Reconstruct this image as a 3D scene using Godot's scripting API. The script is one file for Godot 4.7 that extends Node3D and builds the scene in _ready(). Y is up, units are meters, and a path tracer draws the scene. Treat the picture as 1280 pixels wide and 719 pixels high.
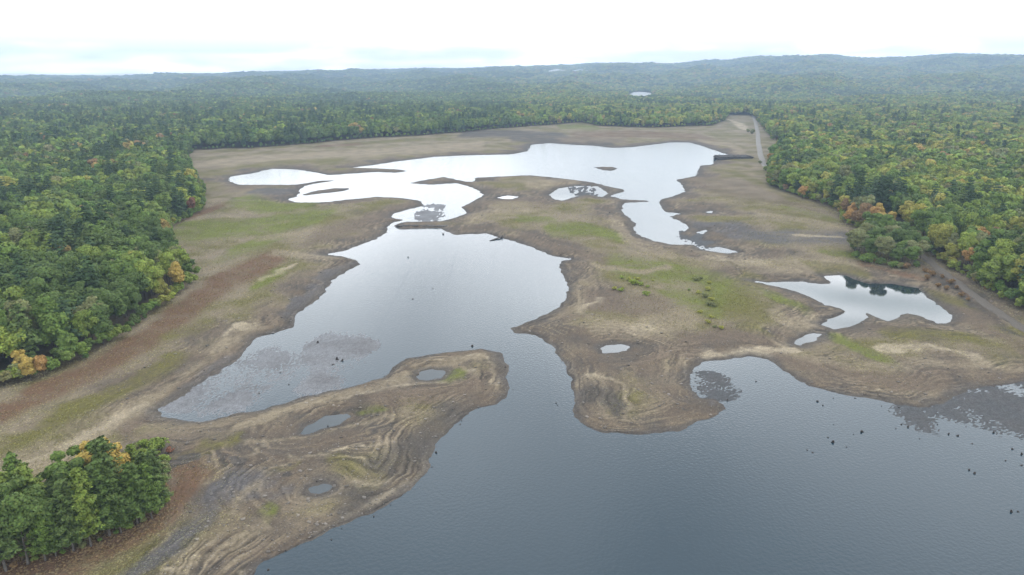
extends Node3D
# A drawn-down reservoir in an autumn forest, seen from a drone about 100 m up.
# Places are given as x (metres east of the drone) and distance (metres ahead of it, along -z).

# base colours of soils and plants, linear
const GRASS := Color(0.150, 0.168, 0.040)
const TAN := Color(0.292, 0.243, 0.170)
const PALE := Color(0.410, 0.350, 0.255)
const BRACKEN := Color(0.160, 0.098, 0.062)
const OLIVE := Color(0.150, 0.137, 0.045)
const MUD := Color(0.100, 0.089, 0.077)
const GREYMUD := Color(0.125, 0.118, 0.119)
const SILT := Color(0.248, 0.256, 0.274)
const WET_MUD := Color(0.104, 0.108, 0.114)
const BROWN := Color(0.172, 0.134, 0.100)
const DAMP := Color(0.100, 0.091, 0.084)
const UNDERSTORY := Color(0.085, 0.100, 0.038)
const FOREST_FLOOR := Color(0.125, 0.100, 0.060)

const LAKE: Array[float] = [-54, 129.1, -54, 131.4, -49.4, 137, -42.9, 142.5, -37.4, 148.6, -32.5, 152.5, -26.7, 158.7, -23.2, 166.5, -22, 173.7, -21.9, 183.3, -18.7, 192.8, -17.6, 194.3, -14.6, 202.7, -11.2, 207.7, -5, 210.5, -2.1, 216.5, -0.8, 223.4, -1.9, 233.4, -1.7, 242.8, -4.5, 255.2, -11.6, 260.2, -21, 256, -31.2, 253.6, -39.4, 248.9, -44, 232.7, -53.3, 224.7, -66.6, 216.5, -79, 206, -93.5, 199, -97.3, 199.5, -106.9, 202.2, -110, 207.1, -106.8, 215.9, -104.8, 226.6, -102, 236.9, -99.8, 250.4, -100.6, 262.8, -101.1, 271.6, -94.9, 277.2, -89.8, 284, -93.8, 301.7, -89.6, 319.2, -89.5, 341.3, -90.6, 352.7, -87.9, 369.6, -83.3, 388, -87.3, 397, -95.6, 404.4, -108.4, 410.2, -98.7, 418.1, -94.2, 430.6, -85.7, 450.6, -81.7, 472.4, -84.9, 485.4, -83.7, 502, -77, 513.6, -88.3, 524.2, -86.9, 541.7, -77.2, 558.6, -69.6, 572.9, -74.2, 595.7, -97.6, 611.8, -115.2, 616, -132.9, 603.6, -154.2, 587.9, -175, 587.9, -185.6, 599.6, -182.8, 620.2, -191.3, 660.8, -192.3, 680.6, -182, 698.8, -168.7, 718, -186.9, 712.4, -202.7, 685.7, -240.3, 685.7, -255.3, 685.7, -273.7, 706.9, -284.8, 741.2, -271.4, 765.9, -263.2, 806.1, -234.9, 799.1, -206.2, 772.4, -187.4, 753.4, -167, 765.9, -144.3, 778.9, -122.1, 772.4, -112.1, 785.5, -121.8, 799.1, -149.8, 809.6, -177.7, 816.8, -155.7, 842.8, -137.6, 874.6, -95.4, 926.8, -51.2, 945.6, 0, 955.3, 21.5, 996, 28.2, 1088.4, 56.4, 1114.2, 88, 1088.4, 116.1, 1075.9, 140.4, 1040.2, 170.3, 1051.9, 205.4, 1088.4, 242.9, 1127.5, 267.2, 1127.5, 275.5, 1063.8, 274.8, 1017.6, 277.4, 945.6, 260.5, 936.2, 240.1, 874.6, 228.9, 842.8, 213.3, 835.2, 187.5, 747.3, 160.9, 718, 159.2, 685.7, 152.3, 642.2, 135.5, 616, 121.5, 599.6, 117.6, 572.9, 114.6, 545, 126.4, 538.4, 114.8, 525.7, 119.9, 502, 120, 485.4, 107.9, 464.9, 114.5, 455.3, 122.2, 472.4, 130.5, 480.2, 117.8, 448.3, 127.6, 443.7, 115.4, 428.5, 125, 428.5, 132.8, 416.1, 125.2, 412.2, 113.3, 420.2, 109.7, 434.9, 97.5, 434.9, 89.4, 443.7, 82.2, 460.1, 81.3, 480.2, 86.5, 502, 83.3, 541.7, 86.6, 572.9, 91.7, 586, 103.7, 587.9, 112.8, 591.7, 108.6, 597.6, 92.7, 601.6, 83.2, 620.2, 98.7, 642.2, 101.5, 656.1, 91.9, 670.6, 73.4, 706.9, 49.4, 729.4, 18.1, 753.4, 0, 747.3, -36.1, 735.3, -37.1, 706.9, -44.8, 706.9, -68.8, 741.2, -84.7, 718, -99, 696.2, -75.1, 685.7, -53.3, 696.2, -35, 665.7, -24, 624.5, -32.6, 591.7, -40.4, 562.1, -33, 541.7, -40.6, 522.7, -48.2, 510.6, -62, 507.7, -73.3, 507.7, -79.8, 502, -80.3, 490.8, -74.9, 480.2, -59.1, 482.8, -51.3, 485.4, -45.2, 477.5, -36.1, 462.5, -17.2, 467.4, -10.2, 457.7, 0, 446, 9.7, 432.7, 22.9, 406.3, 33.3, 398.8, 27.1, 393.4, 25.7, 379.4, 26.9, 352.7, 27.2, 341.3, 24.7, 321.6, 17.5, 304, 10.2, 294.2, 0, 283, 0.6, 277.2, 9.5, 273.5, 15.4, 263.6, 18, 246.5, 19.9, 233.4, 19.8, 215.9, 19.2, 201.6, 20.6, 196.4, 25, 192.8, 32.3, 190.4, 40.4, 190.9, 48.2, 192.3, 52, 195.9, 60.6, 201.6, 66.6, 208.2, 65.7, 214.1, 61, 215.9, 59.3, 225.3, 63.5, 238.3, 68.4, 245.8, 80.5, 249.6, 88.4, 251.2, 93.2, 248.1, 95.9, 235.5, 98.9, 225.3, 105.8, 218.3, 114.3, 215.3, 121.4, 210.5, 127.4, 207.7, 137, 212.3, 152.1, 222.7, 172.8, 227.9, 201.3, 233.4, 230, 200, 300, 120, 300, 20, -30, 20]
const ISLANDS := [[-181.2, 624.5, -176.0, 646.7, -160.5, 665.7, -145.4, 663.3, -149.1, 646.7, -165.6, 633.2, -176.5, 622.3], [91.0, 820.4, 112.0, 824.1, 116.3, 809.6, 106.9, 785.5, 97.0, 795.7]]
const PONDS := {
	"ring": [-33.0, 232.7, -31.8, 236.2, -28.2, 239.1, -23.9, 238.3, -22.5, 235.5, -24.7, 232.0, -28.5, 229.3, -31.8, 229.3],
	"slot": [-61.2, 190.9, -60.4, 196.4, -56.0, 202.7, -49.9, 204.9, -48.4, 202.2, -51.2, 197.4, -56.1, 193.3, -60.0, 190.4],
	"low": [-51.4, 162.0, -50.3, 163.9, -47.7, 164.2, -45.8, 162.7, -46.3, 160.9, -48.4, 159.8, -50.5, 160.2],
	"oval": [33.3, 259.4, 36.2, 262.8, 41.5, 263.6, 45.1, 261.1, 43.9, 256.9, 39.4, 255.2, 34.4, 255.2],
	"big": [119.6, 354.2, 127.9, 351.2, 138.4, 352.7, 146.4, 352.7, 152.9, 346.9, 158.6, 348.3, 161.2, 363.3, 171.7, 364.8, 173.8, 355.7, 176.4, 348.3, 188.3, 348.3, 196.5, 341.3, 193.6, 325.4, 190.0, 298.4, 181.5, 288.0, 177.8, 289.0, 176.1, 296.3, 171.4, 304.0, 165.8, 296.3, 158.6, 292.1, 155.5, 296.3, 154.5, 305.1, 152.1, 296.3, 142.3, 286.0, 131.0, 281.0, 128.5, 287.0, 133.7, 293.1, 145.9, 304.0, 146.6, 309.6, 141.4, 314.3, 138.8, 327.9, 133.7, 339.9],
	"small": [108.6, 264.5, 111.5, 269.8, 117.7, 275.3, 124.5, 276.3, 119.3, 269.8, 110.4, 262.8],
	"flat": [32.3, 624.5, 41.3, 660.8, 61.1, 680.6, 79.2, 675.6, 84.0, 637.7, 77.4, 611.8, 65.6, 628.8, 50.5, 611.8, 40.7, 595.7, 34.6, 603.6],
	"far": [-12.1, 611.8, -4.1, 622.3, 4.7, 616.0, 0.0, 603.6, -8.0, 603.6],
	"spot": [145.9, 545.0, 150.9, 550.0, 152.6, 545.0, 147.2, 538.4],
}
const CLEARING: Array[float] = [-184.3, 193.4, -175.3, 209.8, -166.8, 219.5, -158.4, 231.5, -153.3, 241.6, -149.6, 259.2, -151.6, 285.2, -152.9, 314, -154, 334.5, -160.4, 356, -182, 389.1, -213.8, 439.3, -227.5, 481, -227.5, 506.2, -233.4, 544.1, -266.7, 629.3, -305.3, 703.7, -348.5, 796.9, -392.9, 890.6, -423.2, 986.6, -397.4, 1008.2, -352.2, 1019.4, -288.3, 1091.9, -243.5, 1160.4, -173.5, 1213.6, -90, 1289.3, -36.6, 1364.9, 0, 1406, 143.8, 1545.4, 166.1, 1449.6, 263.7, 1406, 388.1, 1449.6, 457.8, 1598, 526.3, 1813.8, 575.9, 1849.4, 529.9, 1625.7, 446.2, 1307.4, 402.1, 1146, 420.5, 1132, 344.6, 965.8, 289.7, 833.5, 235.2, 667, 238.6, 607.8, 244.8, 544.1, 226.2, 489.2, 228.6, 460.5, 233.6, 434.9, 239.1, 417.8, 230.6, 387.3, 228.9, 360.6, 223, 325.2, 219.2, 292.5, 216.9, 243.1, 420, 150, 420, -60, -420, -60, -420, 150]
# soil, strength, then x, distance, half width of each point of the stretch
var soils := [
	[BRACKEN, 0.95, [-156.0, 183.3, 4.8, -153.6, 199.6, 5.2, -146.3, 229.0, 5.9, -140.5, 261.8, 6.6, -140.9, 306.5, 7.6, -142.1, 352.1, 8.6, -133.8, 375.6, 9.2]],
	[BRACKEN, 0.9, [-229.5, 517.4, 4.8, -226.0, 549.6, 5.1]],
	[OLIVE, 0.9, [-145.1, 168.4, 3.5, -135.8, 186.6, 3.8, -134.2, 203.4, 4.1, -127.7, 219.2, 4.4, -122.7, 239.6, 4.7]],
	[OLIVE, 0.7, [-133.7, 270.7, 3.0, -129.0, 278.2, 3.1, -125.0, 280.2, 3.1]],
	[TAN, 0.9, [-131.8, 150.4, 3.4, -128.7, 162.6, 3.6, -119.1, 181.0, 4.0, -115.7, 200.7, 4.3, -111.5, 218.0, 4.7, -108.0, 241.8, 5.1, -103.8, 261.8, 5.5]],
	[PALE, 0.7, [-130.0, 164.5, 1.2, -122.2, 178.8, 1.3, -117.8, 195.4, 1.4, -114.9, 209.0, 1.5]],
	[PALE, 0.8, [-112.4, 272.6, 1.3, -111.1, 282.1, 1.4, -105.2, 282.1, 1.4]],
	[BROWN, 0.7, [-109.5, 192.9, 2.8, -109.1, 224.4, 3.2, -103.8, 253.5, 3.6, -99.6, 282.1, 3.9]],
	[GREYMUD, 0.6, [-108.8, 211.9, 2.1, -106.0, 236.7, 2.3, -100.8, 253.5, 2.5]],
	[GRASS, 0.9, [-219.4, 462.7, 7.4, -187.8, 467.7, 7.5, -167.6, 485.9, 7.8, -137.7, 517.4, 8.3]],
	[GRASS, 0.8, [-159.9, 406.1, 5.5, -148.9, 443.8, 6.0]],
	[GRASS, 1, [-122.3, 340.6, 3.3, -119.2, 359.6, 3.4]],
	[GRASS, 0.9, [-222.3, 593.6, 4.7, -182.3, 549.6, 4.4, -157.5, 570.8, 4.5]],
	[OLIVE, 0.6, [-124.2, 508.5, 6.1, -103.3, 549.6, 6.6]],
	[TAN, 0.8, [-134.8, 406.1, 2.2, -112.2, 398.5, 2.2, -97.4, 402.3, 2.2]],
	[TAN, 0.7, [-153.9, 443.8, 2.4, -130.4, 467.7, 2.5, -112.4, 480.6, 2.6]],
	[BRACKEN, 0.8, [-135.4, 374.0, 3.6, -128.0, 384.1, 3.6]],
	[BROWN, 0.8, [-122.1, 455.5, 6.7, -100.5, 502.6, 7.4, -81.1, 542.9, 7.9]],
	[GREYMUD, 0.8, [-95.1, 306.5, 3.4, -95.9, 359.6, 3.9, -86.8, 384.1, 4.2]],
	[GREYMUD, 0.7, [-87.9, 335.1, 2.3, -85.0, 375.6, 2.5]],
	[PALE, 0.6, [-123.1, 349.2, 1.4, -114.7, 375.6, 1.5]],
	[TAN, 0.9, [-352.1, 842.0, 5.5, -306.3, 882.4, 5.7, -238.6, 917.6, 6.0, -46.0, 1065.2, 6.9]],
	[OLIVE, 0.6, [-313.4, 777.7, 3.0, -281.0, 834.4, 3.3, -201.0, 882.4, 3.4]],
	[BRACKEN, 0.7, [-269.7, 1041.3, 2.0, -215.0, 1077.5, 2.1]],
	[OLIVE, 0.7, [-217.4, 1090.1, 2.8, -170.3, 1129.7, 2.9, -100.9, 1172.2, 3.0]],
	[GREYMUD, 0.8, [-223.4, 635.7, 3.4, -195.4, 635.7, 3.4, -186.5, 654.2, 3.4]],
	[BROWN, 0.7, [-251.1, 654.2, 3.4, -229.6, 654.2, 3.4]],
	[MUD, 1, [-81.7, 1267.3, 6.5, 0.0, 1267.3, 6.5, 85.1, 1218.0, 6.3]],
	[MUD, 1, [0.0, 1172.2, 4.5, 73.9, 1143.6, 4.4]],
	[MUD, 1, [112.9, 1103.0, 2.9, 146.9, 1090.1, 2.8]],
	[BRACKEN, 0.6, [106.1, 1234.0, 6.4, 217.8, 1267.3, 6.5, 310.3, 1202.3, 6.2]],
	[BROWN, 0.7, [74.8, 1157.7, 4.5, 170.3, 1129.7, 4.4]],
	[TAN, 0.8, [288.6, 1116.2, 4.3, 316.0, 1065.2, 4.1, 288.2, 917.6, 3.6]],
	[GRASS, 0.8, [91.3, 1420.4, 4.6, 159.8, 1420.4, 4.6]],
	[OLIVE, 0.6, [331.6, 1234.0, 4.8, 375.0, 1202.3, 4.7]],
	[PALE, 0.9, [467.7, 1614.3, 3.1, 463.4, 1535.8, 3.0, 422.7, 1358.9, 2.6]],
	[PALE, 1, [451.6, 1464.4, 1.9, 424.1, 1358.9, 1.7]],
	[BROWN, 0.6, [179.7, 684.0, 13.5, 216.4, 635.7, 12.6, 236.4, 563.6, 11.2]],
	[OLIVE, 0.7, [230.5, 727.9, 7.6, 229.6, 614.0, 6.5, 238.8, 539.6, 5.7]],
	[GRASS, 0.5, [209.6, 549.6, 2.9, 225.7, 508.5, 2.7]],
	[GREYMUD, 0.9, [138.2, 467.7, 5.0, 160.4, 448.4, 4.8, 213.5, 443.8, 4.8]],
	[GREYMUD, 0.9, [125.0, 488.6, 2.6, 156.8, 485.9, 2.6]],
	[TAN, 0.6, [179.9, 523.6, 2.8, 217.4, 488.6, 2.6]],
	[PALE, 0.8, [177.2, 453.1, 0.9, 205.5, 448.4, 0.9]],
	[TAN, 0.7, [226.4, 644.9, 2.1, 235.4, 593.6, 2.0]],
	[BROWN, 0.6, [-24.3, 549.6, 5.1, 0.0, 593.6, 5.5, 25.3, 574.5, 5.3]],
	[TAN, 0.7, [-28.7, 517.4, 4.8, -9.1, 549.6, 5.1, 12.2, 549.6, 5.1]],
	[TAN, 0.7, [14.8, 673.8, 3.5, 45.6, 694.5, 3.6, 61.7, 705.3, 3.7]],
	[GRASS, 0.9, [26.3, 472.8, 4.4, 52.7, 472.8, 4.4, 67.7, 448.4, 4.2]],
	[GRASS, 0.7, [5.6, 508.5, 2.7, 27.8, 499.8, 2.7]],
	[TAN, 0.6, [73.4, 508.5, 4.1, 72.7, 432.7, 3.5, 90.6, 402.3, 3.3]],
	[BROWN, 0.8, [9.9, 443.8, 2.4, 37.0, 412.0, 2.2, 52.1, 384.1, 2.1]],
	[GRASS, 0.75, [59.5, 375.6, 7.1, 85.7, 359.6, 6.9, 107.9, 337.9, 6.5]],
	[GRASS, 0.8, [74.8, 318.4, 5.7, 86.3, 306.5, 5.5, 101.4, 322.1, 5.8]],
	[OLIVE, 0.6, [122.4, 359.6, 4.9, 93.8, 290.2, 4.0, 99.1, 275.4, 3.8]],
	[TAN, 0.9, [42.7, 377.3, 1.3, 66.1, 364.3, 1.2, 84.6, 374.0, 1.3]],
	[TAN, 0.7, [125.8, 384.1, 4.2, 148.7, 375.6, 4.1, 183.7, 387.7, 4.2]],
	[PALE, 0.4, [107.7, 398.5, 1.6, 138.8, 384.1, 1.6]],
	[BRACKEN, 0.8, [187.9, 382.4, 1.6, 195.7, 367.5, 1.5, 205.7, 355.1, 1.5]],
	[GRASS, 0.8, [178.2, 406.1, 2.2, 195.3, 398.5, 2.2]],
	[OLIVE, 0.7, [161.4, 375.6, 3.6, 181.1, 367.5, 3.5]],
	[BROWN, 0.8, [36.5, 318.4, 5.7, 52.8, 306.5, 5.5, 66.9, 306.5, 5.5]],
	[TAN, 0.7, [32.7, 282.1, 3.9, 51.6, 278.2, 3.9, 73.7, 290.2, 4.0]],
	[PALE, 0.4, [44.7, 275.4, 1.5, 58.4, 280.2, 1.6]],
	[PALE, 0.9, [29.4, 300.9, 0.8, 34.8, 308.9, 0.9, 39.5, 319.6, 0.9]],
	[TAN, 0.6, [30.8, 337.9, 2.8, 31.2, 300.9, 2.5]],
	[BROWN, 0.9, [65.1, 266.2, 2.6, 85.0, 270.7, 2.6, 99.2, 266.2, 2.6]],
	[PALE, 1, [70.6, 251.1, 1.2, 86.0, 253.5, 1.2, 108.0, 256.8, 1.3]],
	[MUD, 0.9, [24.6, 218.0, 3.4, 31.6, 211.9, 3.3, 34.2, 203.4, 3.2]],
	[TAN, 0.9, [27.3, 231.1, 1.0, 35.9, 224.4, 1.0, 38.7, 209.0, 0.9, 35.8, 198.0, 0.9]],
	[PALE, 0.5, [24.7, 232.4, 0.7, 33.7, 227.7, 0.6, 38.4, 214.9, 0.6]],
	[BROWN, 0.7, [44.9, 238.1, 2.7, 59.3, 253.5, 2.8, 70.2, 261.8, 2.9]],
	[GREYMUD, 0.9, [59.9, 221.1, 1.9, 65.5, 231.1, 2.0, 63.2, 211.9, 1.8]],
	[GRASS, 0.8, [119.7, 327.2, 3.1, 126.8, 306.5, 3.0]],
	[TAN, 0.7, [112.4, 295.5, 2.5, 117.6, 282.1, 2.4, 129.5, 295.5, 2.5]],
	[GRASS, 0.8, [128.6, 266.2, 3.0, 130.5, 253.5, 2.8, 133.3, 244.1, 2.8]],
	[OLIVE, 0.8, [148.8, 272.6, 2.7, 163.6, 270.7, 2.6, 178.2, 266.2, 2.6]],
	[PALE, 0.8, [136.4, 253.5, 1.2, 156.9, 258.4, 1.3, 170.1, 245.6, 1.2]],
	[BROWN, 0.8, [99.5, 245.6, 3.1, 114.4, 236.7, 3.0, 127.7, 224.4, 2.9, 147.4, 231.1, 2.9]],
	[TAN, 0.6, [105.3, 249.5, 1.4, 122.7, 236.7, 1.3, 145.0, 241.8, 1.4, 170.6, 241.8, 1.4]],
	[BRACKEN, 0.9, [215.8, 374.0, 1.8, 218.1, 352.1, 1.7, 211.3, 327.2, 1.6]],
	[BROWN, 0.7, [195.5, 306.5, 3.8, 191.7, 275.4, 3.5, 189.8, 253.5, 3.2]],
	[OLIVE, 0.7, [196.6, 331.1, 3.2, 202.1, 314.8, 3.0]],
	[MUD, 1, [221.2, 384.1, 1.3, 214.4, 349.2, 1.2, 204.7, 310.0, 1.1, 199.3, 282.1, 1.0, 197.3, 260.1, 0.9]],
	[GREYMUD, 0.8, [141.7, 211.9, 3.0, 161.9, 211.9, 3.0]],
	[TAN, 0.8, [-79.2, 192.9, 1.7, -70.8, 203.4, 1.8, -56.8, 216.7, 1.9, -42.6, 224.4, 1.9, -22.9, 244.1, 2.1, -11.7, 249.5, 2.1]],
	[PALE, 0.7, [-53.5, 213.7, 0.6, -32.1, 225.7, 0.6, -21.5, 227.0, 0.6, -11.7, 236.7, 0.7]],
	[PALE, 0.9, [-16.2, 251.9, 0.5, -8.8, 250.3, 0.5, -4.6, 243.3, 0.5]],
	[GRASS, 0.9, [-22.7, 228.3, 1.3, -18.9, 236.0, 1.3, -16.5, 232.4, 1.3]],
	[GRASS, 0.8, [-49.1, 205.0, 1.2, -39.3, 205.0, 1.2]],
	[BROWN, 0.8, [-43.0, 211.9, 3.0, -25.6, 214.9, 3.1, -10.6, 224.4, 3.2]],
	[TAN, 0.7, [-75.0, 181.0, 0.8, -63.8, 188.0, 0.8, -47.1, 195.4, 0.8, -33.8, 200.7, 0.9, -19.5, 203.4, 0.9]],
	[PALE, 0.6, [-68.4, 168.4, 0.5, -57.7, 174.5, 0.5, -44.1, 181.0, 0.5, -26.9, 184.7, 0.5]],
	[MUD, 0.75, [-19.3, 200.7, 4.9, -26.5, 181.0, 4.5, -33.2, 168.4, 4.2, -36.4, 153.7, 3.9]],
	[OLIVE, 0.5, [-47.0, 174.5, 1.8, -34.5, 164.5, 1.7]],
	[OLIVE, 0.9, [-63.5, 169.2, 0.6, -57.9, 171.6, 0.6]],
	[GRASS, 0.9, [-59.9, 150.4, 1.4, -56.1, 150.4, 1.4]],
	[PALE, 0.6, [-40.6, 164.5, 0.6, -32.4, 163.7, 0.6]],
	[GREYMUD, 0.9, [-77.3, 127.8, 2.2, -73.3, 135.4, 2.3, -71.5, 145.6, 2.4, -73.3, 157.2, 2.6, -72.1, 164.5, 2.7, -63.0, 164.5, 2.7]],
	[GREYMUD, 0.8, [-68.4, 157.2, 1.6, -60.0, 155.4, 1.6, -55.8, 160.8, 1.7]],
	[BRACKEN, 1, [-108.6, 127.8, 3.0, -96.1, 128.8, 3.0, -88.0, 135.4, 3.1, -81.6, 145.6, 3.3, -80.4, 160.0, 3.6, -87.1, 172.4, 3.8]],
	[OLIVE, 0.8, [-90.8, 174.5, 1.3, -85.6, 180.1, 1.3, -76.6, 185.6, 1.4]],
	[TAN, 0.9, [-77.0, 128.8, 0.4, -76.3, 138.2, 0.4, -74.6, 148.7, 0.4, -75.3, 160.8, 0.5, -77.5, 171.6, 0.5, -80.8, 174.5, 0.5]],
	[TAN, 0.8, [-64.7, 147.1, 0.9, -65.8, 155.4, 0.9, -64.4, 162.6, 1.0]],
	[PALE, 0.9, [-56.0, 127.8, 0.5, -48.8, 137.0, 0.5, -43.3, 142.8, 0.5, -37.4, 149.1, 0.6, -27.7, 159.7, 0.6, -23.2, 168.4, 0.6]],
	[TAN, 0.6, [-67.5, 127.8, 1.0, -59.7, 138.2, 1.1, -55.0, 145.6, 1.1]],
	[PALE, 0.7, [-69.9, 127.8, 0.3, -64.3, 141.1, 0.3, -58.7, 145.6, 0.3]],
	[PALE, 0.6, [-74.0, 172.4, 0.6, -70.5, 174.5, 0.6, -68.4, 181.0, 0.7]],
	[PALE, 0.6, [-92.1, 190.4, 0.4, -82.0, 200.7, 0.4]],
]
const SHALLOWS: Array[float] = [-102.2, 220.2, 11.8, 1, -86.6, 236.9, 16.8, 1, -65.9, 256, 16.5, 1.2, -88.3, 211.1, 10.1, 1, -64.5, 226.6, 9.4, 1, 140.3, 209.4, 15, 1.25, 155.9, 208.2, 18.7, 1.3, 175.5, 220.2, 18.3, 1.3, 122.8, 200, 8.4, 0.6, 67.6, 225.3, 9.1, 0.85, -60, 541.7, 13.2, 1.2, 115.3, 448.3, 11, 1.2, 63.5, 642.2, 14.1, 0.9]
const STUMPS: Array[float] = [-20.9, 180.2, 1.76, -22.6, 177.6, 0.87, -21.2, 172.5, 1.06, -14.7, 179.3, 0.88, -23.3, 162, 0.8, -29.4, 154.9, 0.97, -32.5, 149.9, 0.94, -40.4, 141, 1.07, -39, 145.2, 0.73, -49.4, 137, 0.87, -51.2, 130.6, 1.51, -42.3, 149.6, 0.75, -49.8, 165, 1.22, -75.2, 265.4, 2.17, -63.8, 248.1, 2.62, -64.2, 243.5, 1.72, -61.6, 247.3, 2.03, -80.8, 236.2, 1.39, -74.8, 226, 1.34, -82.4, 218.9, 1.56, -45.9, 322.9, 1.85, -38.4, 339.9, 1.94, -44.1, 233.4, 1.38, -15.3, 261.9, 2.14, -2.3, 240.5, 1.42, -15.1, 199.5, 1.2, -15.4, 196.9, 1.19, -54.4, 195.9, 1.18, -58.9, 402.6, 1.81, -32.6, 384.5, 1.74, -44.6, 464.9, 3.11, -72.6, 368, 1.25, 13.9, 211.7, 1.52, 14.3, 210, 1.26, 0.3, 222.1, 1.06, 0.3, 211.7, 1.01, 18, 246.5, 1.16, 82.6, 228.6, 1.35, 68.6, 213.5, 1.27, 97.1, 212.9, 2.03, 97.7, 210, 1.26, 103.2, 215.3, 1.03, 110.2, 215.3, 1.28, 120.7, 208.2, 1.5, 115.8, 209.4, 1, 100.6, 199, 0.96, 95.5, 196.9, 0.95, 115.6, 196.9, 1.42, 116.7, 195.3, 1.65, 101.7, 192.3, 2.09, 126.3, 196.9, 1.19, 90.5, 188.9, 1.37, 90.7, 186.1, 2.04, 81.7, 181.5, 1.33, 82.7, 180.2, 1.76, 93.3, 183.3, 1.34, 98.7, 190.9, 0.92, 114.9, 190.9, 0.92, 116.3, 188, 0.91, 112.7, 194.3, 0.94, 126.2, 190.9, 1.62, 128.2, 189.9, 1.84, 129.5, 185.2, 1.35, 139.8, 191.8, 1.39, 138.8, 182, 1.55, 139.5, 179.3, 1.53, 132.9, 175.8, 1.08, 135.5, 173.3, 1.7, 120.2, 170.9, 1.89, 120.5, 169.3, 1.67, 118.7, 151.9, 1.52, 120.4, 151.9, 1.33]
const GREEN_BUSHES: Array[float] = [54.7, 351.4, 3.6, 57.6, 347, 4.3, 61.6, 347, 3.9, 58.9, 339.9, 4.6, 62.5, 338.6, 3.9, 64.9, 334.5, 3.1, 61.7, 322.7, 3.7, 51.3, 330.5, 3.8, 48.7, 333.1, 3, 69.2, 345.6, 2.4]
const OLIVE_BUSHES: Array[float] = [91.5, 348.5, 3.6, 94.2, 351.4, 3.2, 95.6, 341.3, 3.5, 83.4, 330.5, 2.6, 92.8, 330.5, 3.8, 86.7, 325.3, 3.3, 88.4, 319, 3.7, 89.7, 314.1, 3.6, 89, 305.9, 3.9, 87.1, 308.2, 3.5, 80.2, 295.9, 2.7, 83.3, 289.6, 3, 80.7, 283.5, 2.6, 83.8, 276.7, 2.9, 81.7, 278.6, 2.9]
const GROVE_BUSHES: Array[float] = [-103, 129.3, 2.2, -100.3, 131.6, 2, -95.8, 134, 2.2, -92.8, 135.6, 1.9, -90.3, 138.2, 1.8, -88, 140.8, 2.1, -86.1, 142.5, 2, -84.1, 145.3, 1.8, -82.5, 148.4, 2.2, -82.6, 152.7, 2.3, -85.7, 158.6, 2.6, -90, 164.2, 2.6, -103.3, 132.4, 2, -98.8, 135.1, 2.1, -95.2, 138.5, 2.1, -107.1, 129.3, 2.3]
const THICKET_BUSHES: Array[float] = [191.2, 394.7, 7.1, 192.9, 383.9, 7.4, 196.9, 378.8, 6.8, 200.8, 373.7, 6.3, 206.3, 370.5, 6.3, 213.9, 373.7, 5.9, 198.5, 413.9, 7, 196.3, 383.9, 5.6, 203.3, 372.1, 5.5, 191.5, 387.5, 5.7]
const SHRUBS: Array[float] = [-92.8, 178, 2.2, -96, 178.9, 4.8, -100.4, 179.8, 4.8, -102.8, 178.4, 3.9, -96.5, 175.4, 4.7, -91.8, 172.1, 4.2, -88.4, 166.1, 3.7, -86.9, 160.4, 3.6, -98.5, 174.2, 3.8, 212.7, 363.6, 3.7, 207.7, 351.4, 3.6, 206.1, 339.9, 3.5, 206.8, 334.5, 3.1, 213, 357.4, 4.1, 213.9, 342.7, 3.5, 211.8, 334.5, 3.1, 207.5, 322.7, 3, 215.7, 352.9, 3.6, 206.8, 316.5, 2.5, 268, 776.1, 6.8, 283, 840.3, 5.5, 407.6, 1264.8, 10.9, 411.6, 1299.9, 9.8]
const GROVE: Array[float] = [-104, 127.9, -101, 130.2, -98.1, 131.5, -96.7, 132.8, -94.1, 134.7, -91.2, 136.3, -89, 139.8, -87, 140.9, -85, 144.2, -82.6, 146.1, -82.4, 149.6, -112.1, 134.1, -106.8, 134.7, -103.5, 137.5, -99.1, 139.8, -95.1, 142.7, -91.3, 145.8, -88.5, 149.3, -87, 153.6, -114.1, 140.9, -109.5, 142.7, -105.2, 144.9, -100.8, 147.7, -95.9, 149.6, -91.3, 157.1, -110.4, 128.1, -120.8, 140.3]
const ALDERS: Array[float] = [193.7, 398.2, 196.5, 390.9, 200.1, 383.7, 206.1, 378.6, 211.2, 375.2, 204.4, 417.8, 209.5, 409.8, 215.3, 402, 219.5, 394.5, 217.1, 434.9, 224.7, 430.5, 230, 422, 232.2, 411.8, 224.7, 390.9, 196.2, 407.8, 200.8, 405.9, 205.3, 396.4, 207.9, 390.9, 212.2, 385.5, 212.9, 422, 219.4, 415.8, 225.1, 439.3, 233.8, 437.1, 235.5, 426.2, 215.6, 380.3, 227.7, 453.2]
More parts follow.
